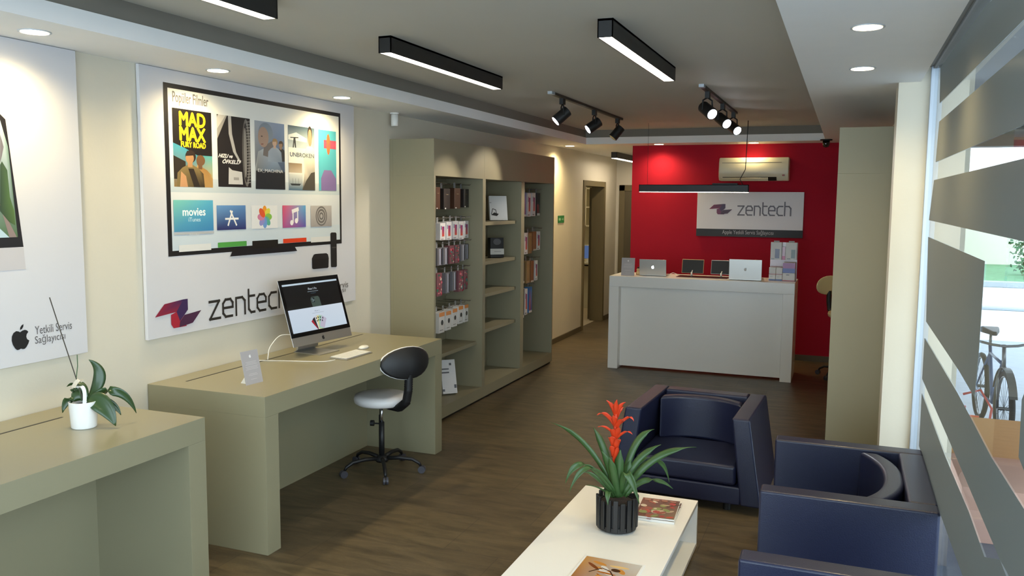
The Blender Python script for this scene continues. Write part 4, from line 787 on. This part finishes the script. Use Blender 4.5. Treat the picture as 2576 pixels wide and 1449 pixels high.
# ================================================================ ARMCHAIRS AND COFFEE TABLE
def armchair(loc, rz, wt, wb, D, H, label):
    t = thing('armchair', label, 'armchair', loc, rz, group='navy leather armchairs'); e = .05; AT = .1; hi = wt/2-AT
    for s_ in (-1, 1):
        o_ = [(s_*hi, -D/2, e), (s_*wb/2, -D/2, e), (s_*wb/2, D/2, e), (s_*hi, D/2, e), (s_*hi, -D/2, H), (s_*wt/2, -D/2, H), (s_*wt/2, D/2, H), (s_*hi, D/2, H)]
        hb = hi+(wb-wt)/2*.8; o_[0] = (s_*hb, -D/2, e); o_[3] = (s_*hb, D/2, e)
        MB().hull8(o_).build('arm', NAVY, t, bevel=.012, seg=3)
    hb = hi+(wb-wt)/2*.8
    MB().hull8([(-hb, D/2-.11, e), (hb, D/2-.11, e), (hb, D/2, e), (-hb, D/2, e), (-hi, D/2-.11, H), (hi, D/2-.11, H), (hi, D/2, H), (-hi, D/2, H)]).build('back_frame', NAVY, t, bevel=.012, seg=3)
    hs = hi+(wb-wt)/2*.5
    box('base', NAVY, (-hb+.0, -D/2+.004, e), (hb, D/2-.11, .155), t, bevel=.01)
    MB().box(-hs+.006, -D/2+.005, .157, hs-.006, D/2-.2, .275).build('seat_cushion', NAVY, t, bevel=.022, seg=4)
    w = MB(); N = 24; yE, sg, th = -D/2+.40, .10, .085; q = []
    for i in range(N+1):
        a = -1+2*i/N; x = a*(hi-.006); cv_ = sg*(1-abs(a)**2.4); q.append((x, yE+cv_))
    rowb = []
    for (x, y) in q: rowb.append([w.bm.verts.new(p_) for p_ in ((x, y, .27), (x*.985, y, H-.012), (x*.985, y+th, H-.012), (x, y+th, .27))])
    for A_, B_ in zip(rowb, rowb[1:]):
        for k in range(4): w.bm.faces.new((A_[k], A_[(k+1) % 4], B_[(k+1) % 4], B_[k]))
    w.bm.faces.new(rowb[0][::-1]); w.bm.faces.new(rowb[-1]); w.build('back_cushion', NAVY, t, bevel=.018, seg=3)
    for sx_ in (-1, 1):
        for sy_ in (-1, 1): MB().cyl((sx_*(hi-.02), sy_*(D/2-.07), 0), (sx_*(hi-.02), sy_*(D/2-.07), e+.002), .022).build('foot', BPLAS, t)
    return t
armchair((2.532, 4.129, 0), -.043, .72, .877, .70, .552, 'navy leather armchair facing the viewer behind the coffee table')
armchair((3.383, 3.065, 0), -PI/2, .94, .96, .69, .55, 'navy leather armchair beside the glass, standing between the other two armchairs')
armchair((3.383, 1.475, 0), -PI/2, .94, .96, .69, .55, 'navy leather armchair cut by the bottom right corner of the photo')
TH = .249
t = thing('coffee_table', 'low white rectangular coffee table with an open side shelf', 'table', (2.392, 2.55, 0)); hx, hy = .2985, .66
box('top', WLAQ, (-hx, -hy, TH-.02), (hx, hy, TH), t, bevel=.002); box('end_panel', WLAQ, (-hx, -hy, .03), (hx, -hy+.02, TH-.02), t); box('end_panel', WLAQ, (-hx, hy-.02, .03), (hx, hy, TH-.02), t)
box('shelf', WLAQ, (-hx, -hy, .01), (hx, hy, .03), t, bevel=.001); box('divider', WLAQ, (-.01, -hy+.02, .03), (.01, hy-.02, TH-.02), t)
for sx_ in (-1, 1):
    for sy_ in (-1, 1): box('foot', BPLAS, (sx_*(hx-.05)-.02, sy_*(hy-.05)-.02, 0), (sx_*(hx-.05)+.02, sy_*(hy-.05)+.02, .0105), t)
def magazine(x0, y0, x1, y1, z, th, rz, label, art, name='magazine'):
    t = thing(name, label, 'magazine', ((x0+x1)/2, (y0+y1)/2, z), rz); a, b_ = (x1-x0)/2, (y1-y0)/2
    box('pages', mat('paper_white', 'e6e3dd', .5), (-a, -b_, .0003), (a, b_, th), t, bevel=.0008)
    A = Art((0, 0, th+.0001), (1, 0, 0), (0, 1, 0), .00003); art(A, a, b_); A.build('cover', GLOSSP, t, world=False); return t
def m_a(A, a, b_):
    A.rect((-a*.97, -b_*.98), (a*.97, b_*.98), ['5e2a22', '7a6244', '5a3428', '6e2f26']); r_ = random.Random(2)
    for i in range(34):
        x, y = r_.uniform(-a*.8, a*.8), r_.uniform(-b_*.85, b_*.6); A.oval((x, y), r_.uniform(.008, .025), r_.uniform(.008, .028), r_.choice(['a02a24', '8a3a2a', 'b8a080', '6a4a34', 'c8402c', '7d8a4a', 'd0c0a8', '4a2a22']), n=9, rot=r_.uniform(0, 3))
    for k in range(4): A.rect((-a*.85+k*.042, b_*.72), (-a*.85+k*.042+.03, b_*.9), '9a6a58')
def m_b(A, a, b_):
    A.rect((-a*.93, -b_*.95), (a*.93, b_*.93), ['8a4a1a', 'b07a3a', 'c8c2b8', 'b8823e']); r_ = random.Random(9)
    for i in range(16):
        x, y = r_.uniform(-a*.5, a*.5), r_.uniform(-b_*.6, b_*.75); an = r_.uniform(-1, .3); A.oval((x, y), r_.uniform(.02, .045), r_.uniform(.006, .016), r_.choice(['7a3a10', 'c8863a', 'e0b878', '4a2408', 'a85e1c', 'd8d0c8']), n=14, rot=an)
    A.line([(-a*.5, b_*.1), (-a*.2, b_*.4), (a*.1, b_*.3), (a*.4, -.1*b_)], .006, '4a240c')
magazine(2.44, 2.83, 2.635, 3.10, TH, .012, .04, 'lower white-edged magazine of the two under the plant end of the table', m_a)
magazine(2.44, 2.835, 2.63, 3.10, TH+.0125, .008, .07, 'top magazine with a dark red food cover beside the bromeliad pot', m_a)
magazine(2.352, 1.99, 2.612, 2.335, TH, .006, -.02, 'magazine with an orange brown cover at the bottom edge of the photo', m_b)
# bromeliad
bc = Vector((2.40, 2.69, TH)); t = thing('bromeliad', 'bromeliad with an orange red flower in black slatted pot on white table', 'plant', bc); vdir = Vector((CAM.x-bc.x, CAM.y-bc.y, 0)).normalized(); side = Vector((-vdir.y, vdir.x, 0))
pt_ = MB().lathe([(.001, .006), (.082, .006), (.084, .02), (.084, .135), (.078, .135), (.076, .02), (.001, .02)], n=40).build('pot', BPLAS, t)
for i in range(18):
    a = 2*PI*i/18; d = Vector((math.cos(a), math.sin(a), 0)); s_ = Vector((-d.y, d.x, 0)); z0_, z1_ = (.012, .163) if i % 3 else (.02, .15)
    v = [d*.084-s_*.011, d*.084+s_*.011, d*.096+s_*.011, d*.096-s_*.011]; MB().hull8([tuple(p+Vector((0, 0, z0_))) for p in v]+[tuple(p*1.03+Vector((0, 0, z1_))) for p in v]).build('slat', BLACK, pt_, bevel=.003)
MB().lathe([(.001, .0), (.075, .0), (.09, .008), (.09, .03), (.001, .03)], n=32).build('saucer', BLACK, t)
MB().lathe([(.001, .12), (.08, .12), (.08, .13), (.05, .14), (.001, .145)], n=24).build('soil', SOIL, t)
z7 = crop(.3512, 1280, 940)
for tip, ct, k, kc, w_, bs in (((300, 350), (590, 440), -.05, -.03, .013, (770, 880)), ((405, 785), (500, 480), .03, .03, .016, (760, 880)), ((432, 850), (560, 500), .06, .05, .013, (760, 860)), ((605, 385), (690, 520), -.08, -.05, .017, (765, 850)), ((1045, 398), (880, 400), -.06, -.04, .017, (800, 850)),
    ((1090, 508), (900, 560), -.02, .0, .016, (800, 850)), ((1345, 527), (1040, 500), .02, .03, .017, (810, 870)), ((1150, 778), (1080, 420), -.02, -.02, .013, (820, 850)), ((1175, 825), (1000, 660), .05, .04, .014, (830, 880)), ((935, 935), (830, 540), .1, .08, .018, (800, 860)),
    ((710, 942), (700, 780), .1, .08, .013, (745, 890)), ((555, 798), (660, 810), .04, .04, .01, (740, 890)), ((488, 706), (600, 680), .0, .0, .013, (750, 880)), ((800, 545), (775, 700), .03, .03, .023, (780, 880)), ((665, 555), (720, 640), .02, .02, .018, (765, 880)), ((1010, 600), (900, 600), -.05, -.05, .015, (800, 850)), ((870, 620), (850, 700), .0, .0, .02, (790, 880)), ((720, 600), (745, 700), .05, .04, .02, (775, 890))):
    pts = bez(atp(bc, z7, *bs, .02), atp(bc, z7, *ct, kc), atp(bc, z7, *tip, k), 16); ww = [w_*(.7+.3*math.sin(PI*i/16))*(1 if i < 12 else max(.05, (16.4-i)/4.4)) for i in range(17)]
    MB().strip(pts, ww, side+Vector((0, 0, .15 if tip[0] > 780 else -.15))+vdir*.3, .35).build('leaf', LEAF, t, smooth=True, solid=.0012)
fl = MB().tube([atp(bc, z7, 755, 760), atp(bc, z7, 755, 600), atp(bc, z7, 762, 400), atp(bc, z7, 770, 240)], .006, 8, rs=[.008, .008, .007, .005]).build('flower_stalk', BRACT, t, smooth=True)
for tip, ct, bs, k, w_ in (((698, 190), (745, 220), (768, 310), .02, .01), ((838, 205), (790, 215), (770, 310), .02, .01), ((775, 186), (760, 230), (770, 300), .04, .012), ((825, 240), (800, 230), (770, 310), -.02, .01), ((735, 205), (760, 250), (768, 330), -.02, .01), ((630, 297), (690, 250), (765, 380), .03, .011), ((895, 342), (880, 270), (770, 380), .02, .008), ((832, 335), (800, 320), (765, 400), .04, .013),
    ((636, 382), (690, 360), (760, 440), .02, .007), ((886, 436), (850, 385), (765, 470), .03, .008), ((712, 462), (745, 440), (758, 545), .03, .016), ((800, 480), (780, 450), (758, 560), .04, .016), ((735, 400), (745, 400), (762, 480), .04, .014), ((790, 385), (785, 400), (764, 470), .04, .014), ((725, 520), (740, 520), (755, 600), .03, .013), ((785, 530), (775, 530), (757, 640), .03, .012), ((745, 300), (755, 320), (766, 380), .04, .013)):
    pts = bez(atp(bc, z7, *bs, .0), atp(bc, z7, *ct, k*.8), atp(bc, z7, *tip, k), 10); ww = [w_*(.9 if i < 5 else (10.3-i)/5.3) for i in range(11)]
    MB().strip(pts, ww, side+Vector((0, 0, .1)), .4).build('bract', BRACT, fl, smooth=True, solid=.001)
# ================================================================ RECEPTION COUNTER
CX0, CX1, CY, CD, CH = 1.022, 2.885, 7.619, .55, .985
t = thing('reception_counter', 'white lacquered reception counter in front of the red wall', 'counter', ((CX0+CX1)/2, CY, 0)); hw = (CX1-CX0)/2
box('top', WLAQ, (-hw, 0, CH-.11), (hw, CD, CH), t, bevel=.003)
box('side_panel', WLAQ, (-hw, 0, 0), (-hw+.105, CD, CH-.11), t, bevel=.002); box('side_panel', WLAQ, (hw-.108, 0, 0), (hw, CD, CH-.11), t, bevel=.002)
box('front_panel', WLAQ, (-hw+.105, .10, .02), (hw-.108, .12, CH-.11), t)
info_sign((1.19, 7.735, CH), -PI/2+.12, 'grey information sign on the left end of the white counter', .19, .14)
def laptop(x, y, w_, dpt, lid, tilt, label, glow):
    t = thing('laptop', label, 'laptop', (x, y, CH)); box('base', ALU, (-w_/2, 0, .002), (w_/2, dpt, .014), t, bevel=.003); l_ = box('lid', ALU, (-w_/2, -.006, 0), (w_/2, 0, lid), t, bevel=.0025); l_.location = (0, .004, .012); l_.rotation_euler = (tilt, 0, 0)
    A = Art((0, -.0062, 0), (1, 0, 0), (0, 0, 1)); fruit_logo(A, (0, lid*.5), .03, 'ffffff' if glow else 'd8d4cc'); g = A.build('lid_logo', mat('logo_glow', 'ffffff', emit='e8f4ff', es=5) if glow else PRINT, l_, world=False)
    box('screen', BPLAS, (-w_/2+.006, .0002, .006), (w_/2-.006, .001, lid-.006), l_)
    w = MB(); 
    for i in range(5):
        for j in range(12): w.box(-w_*.42+j*w_*.07, dpt*.15+i*.018, .014, -w_*.42+j*w_*.07+w_*.06, dpt*.15+i*.018+.015, .0155)
    o_ = w.build('keys', BPLAS, t); o_['kind'] = 'stuff'; return t
laptop(1.445, 7.80, .285, .2, .165, .12, 'small silver laptop with a glowing white logo on the counter left', True)
laptop(2.40, 7.72, .32, .22, .20, .05, 'larger silver laptop with an unlit logo on the right of the counter', False)
def tablet(x, y, label, fr):
    t = thing('tablet', label, 'tablet', (x, y, CH), group='tablets on display stands'); b_ = box('body', fr, (-.115, -.004, 0), (.115, .004, .15), t, bevel=.003); b_.location = (0, 0, .03); b_.rotation_euler = (-.22, 0, 0)
    box('back_cover', mat('black_cover', '1a1917', .4), (-.11, -.0052, .004), (.11, -.0045, .143), b_)
    w = MB(); w.tube([(0, -.05, .045), (0, -.055, .02), (0, -.05, .004)], .009); w.cyl((0, -.05, 0), (0, -.05, .004), .03); w.cyl((0, -.05, .04), (0, .0, .06), .006); w.build('stand', WPLAS, t, smooth=True)
tablet(1.83, 7.98, 'black-backed tablet on a white stand, the left of the pair, gold edge', mat('gold_edge', 'c8a070', .35)); tablet(2.135, 7.98, 'black-backed tablet on a white stand, the right of the pair', ALU)
o_ = box('counter_mat', mat('dark_red_mat', '2c1212', .3), (1.69, 7.80, CH), (2.215, 8.02, CH+.004), bevel=.001); tag(o_, 'dark mat under the two tablets on the white counter', 'mat')
t = thing('plush_figurine', 'small beige figurine between the sign and the glowing laptop', 'figurine', (1.275, 7.86, CH)); BE = mat('beige_plush', 'c9ae84', .8, var=.1)
w = MB(); w.lathe([(.001, 0), (.022, .003), (.026, .02), (.018, .038), (.001, .042)], n=16); w.build('body', BE, t, smooth=True); w = MB(); w.lathe([(.001, .036), (.015, .042), (.019, .055), (.014, .068), (.001, .072)], n=16); w.build('head', BE, t, smooth=True); MB().lathe([(.001, .066), (.012, .07), (.008, .085), (.001, .088)], n=12).build('hat', BPLAS, t)
cable('laptop_cable', [(1.585, 7.92, CH+.008), (1.63, 7.95, CH+.03), (1.68, 7.97, CH+.012), (1.72, 8.06, CH+.003)], .0022, 'thin white cable between the glowing laptop and the tablets')
def carton(name, x0, x1, z0, z1, y, d, bands, label, group=None, tab=False):
    t = thing(name, label, 'box', ((x0+x1)/2, y, z0), group=group); hw_ = (x1-x0)/2; h = z1-z0; box('carton', mat('white_carton', 'dcd9d6', .4, var=.01), (-hw_, 0, 0), (hw_, d, h), t, bevel=.0015)
    A = Art((0, -.0006, 0), (1, 0, 0), (0, 0, 1))
    for (a, b_, c, e_, col) in bands: A.rect((hw_*a, h*b_), (hw_*c, h*e_), col)
    if bands: A.build('print', GLOSSP, t, world=False)
    if tab: box('hanger_tab', mat('grey_tab', '8f8a86', .4), (-hw_*.5, d*.4, h), (hw_*.5, d*.4+.004, h+.016), t)
    return t
t = thing('display_rack', 'clear acrylic display rack holding boxes on the right end of the counter', 'rack', (2.75, 7.93, CH)); AC_ = mat('clear_acrylic', 'c0a8ac', .1, var=0)
w = MB(); w.box(-.13, 0, 0, .13, .004, .385); w.box(-.13, -.14, 0, .13, .004, .004); w.build('frame', AC_, t)
carton('boxed_accessory', 2.624, 2.732, CH+.21, CH+.385, 7.875, .05, [(-.2, .08, .6, .62, '4a4668'), (-.9, .03, -.3, .07, '8a8a92')], 'tall white box with a phone picture, upper left in the counter rack', tab=True)
carton('boxed_accessory', 2.768, 2.876, CH+.21, CH+.385, 7.875, .05, [(.0, .1, .7, .6, '56655c'), (-.7, .05, -.1, .09, '3c3a3a')], 'tall white box with a phone picture, upper right in the counter rack', tab=True)
carton('boxed_accessory', 2.736, 2.765, CH+.21, CH+.34, 7.885, .04, [(-1, .0, 1, .3, 'c24a7a'), (-1, .3, 1, 1, 'd8b0c0')], 'narrow pink box between the two tall white boxes')
for i, (xa, xb, lb) in enumerate(((2.622, 2.686, 'leftmost'), (2.689, 2.75, 'second from left'))):
    carton('boxed_accessory', xa, xb, CH+.0045, CH+.065, 7.80, .08, [(-1, 0, 1, .25, '2e4a8a'), (-.6, .6, .2, .66, '9a9aa2')], 'small white box with a blue base, '+lb+' at bottom of the counter rack')
    carton('boxed_accessory', xa, xb, CH+.0655, CH+.135, 7.81, .07, [(-1, 0, 1, .08, 'a03a3a')], 'small white box stacked on top, '+lb+' in the counter rack')
carton('boxed_accessory', 2.753, 2.87, CH+.0045, CH+.085, 7.80, .08, [(-1, 0, 1, .1, 'b02a30'), (-.4, .72, .1, .8, '3a3a3a')], 'wide white box with a red base, bottom right of the counter rack')
carton('boxed_accessory', 2.753, 2.87, CH+.0855, CH+.185, 7.81, .07, [(-1, 0, 1, .45, '3346a0'), (-1, .45, 1, 1, '9a3a86')], 'blue and purple box stacked above the wide white box')
# ================================================================ RED WALL: AIR CONDITIONER AND SIGN
t = thing('air_conditioner', 'aged white split air conditioner mounted high on the red wall', 'air conditioner', (2.335, YR, 2.01))
w = MB(); w.prism([(-.375, 0, 0), (-.375, -.15, 0), (-.375, -.19, .04), (-.375, -.2, .1), (-.375, -.19, .2), (-.375, -.16, .255), (-.375, 0, .255)], (.75, 0, 0)); bd = w.build('casing', ACW, t, bevel=.012, seg=3)
MB().prism([(-.33, -.152, .004), (-.33, -.186, .036), (-.33, -.19, .04), (-.33, -.156, .0)], (.58, 0, 0)).build('air_outlet', BPLAS, t)
MB().prism([(-.34, -.154, .0), (-.34, -.16, -.004), (-.34, -.193, .028), (-.34, -.189, .033)], (.5, 0, 0)).build('louvre', ACW, t)
w = MB(); 
w.box(-.34, -.1915, .196, .3, -.186, .2); w.build('panel_seam', mat('seam_grey', '6b6757', .6), t)
box('badge', mat('badge_red', '9a3a34', .4), (.31, -.199, .05), (.335, -.192, .065), t)
t = thing('wall_sign', 'white company sign with a black lower band on the red wall', 'sign', (2.291, YR, 1.38))
box('board', mat('sign_white', 'd9d7dc', .4, var=.01), (-.584, -.03, 0), (.584, -.003, .507), t, bevel=.002); box('lower_band', BPLAS, (-.586, -.033, -.002), (.586, -.0295, .083), t)
A = Art((2.291, YR-.0335, 1.38), (1, 0, 0), (0, 0, 1)); rr = crop(.4831, 1400, 300); A.m = rr
q = A.P((795, 462), (915, 480), (850, 441), (850, 495)); zlogo(A, q[0][0], q[3][1], q[1][0], q[2][1], ('7a1c48', '3a1f48', '6a2050', '3a1838'))
q = A.P((944, 498), (1218, 502), (944, 452)); zword(A, q[0][0], q[0][1], q[1][0], q[2][1]-q[0][1], '5d5a66', .15)
q = A.P((862, 601), (1130, 581)); A.text('Apple Yetkili Servis Sağlayıcısı', q[0][0], q[0][1]-.004, q[1][0], q[1][1]+.002, 'b4aeb0'); A.build('lettering', PRINT, t)
t = thing('exit_sign', 'small green exit sign on the left wall past the shelving', 'sign', (0, 9.05, 1.54)); box('plate', mat('sign_green', '1f7a3e', .4), (.002, -.12, -.045), (.006, .12, .045), t)
A = Art((.0065, 0, 0), (0, 1, 0), (0, 0, 1)); A.rect((-.1, -.015), (-.02, .015), '8fc79a'); A.poly([(.02, -.005), (.06, -.005), (.06, -.02), (.09, 0), (.06, .02), (.06, .005), (.02, .005)], '8fc79a'); A.build('pictogram', PRINT, t, world=False)
# ================================================================ SIDE ROOM
t = thing('wall_cabinet', 'white open wall shelves seen through the open side door', 'shelving', (-.75, 12.9, 1.35)); CW = mat('cabinet_cream', 'ded8c0', .5)
w = MB(); 
for x in (-.5, -.0, .46): w.box(x, -.3, 0, x+.02, 0, .95)
for z in (0, .31, .62, .93): w.box(-.5, -.3, z, .48, 0, z+.02)
w.build('frame', CW, t); box('back', CW, (-.5, -.01, 0), (.48, -.002, .95), t)
t = thing('work_desk', 'pale desk in the side room with a monitor on it', 'desk', (-.75, 12.6, 0)); box('top', CW, (-.7, -.35, .74), (.6, .3, .77), t); box('side', CW, (-.7, -.35, 0), (-.68, .3, .74), t); box('side', CW, (.58, -.35, 0), (.6, .3, .74), t); box('front', CW, (-.68, -.2, .0), (.58, -.18, .7), t)
t = thing('monitor', 'small white framed screen on the desk in side room', 'monitor', (-.62, 12.5, .77)); box('frame', WPLAS, (-.16, -.02, .04), (.16, .01, .28), t); box('screen', mat('dim_screen', '3b4a66', .2, emit='4a6290', es=.5), (-.145, -.022, .055), (.145, -.0205, .265), t); box('stand', WPLAS, (-.05, -.04, 0), (.05, .06, .05), t)
t = thing('added_room_lamp', 'added unseen flat lamp brightening the side room', 'ceiling lamp', (-1.0, 11.6, 2.5)); box('housing', GREYF, (-.3, -.3, -.03), (.3, .3, 0), t); box('diffuser', mat('added_side_room_light', 'ffffff', emit='ffe9c0', es=7), (-.28, -.28, -.032), (.28, .28, -.0302), t)  # unseen lamp, added only to brighten the side room
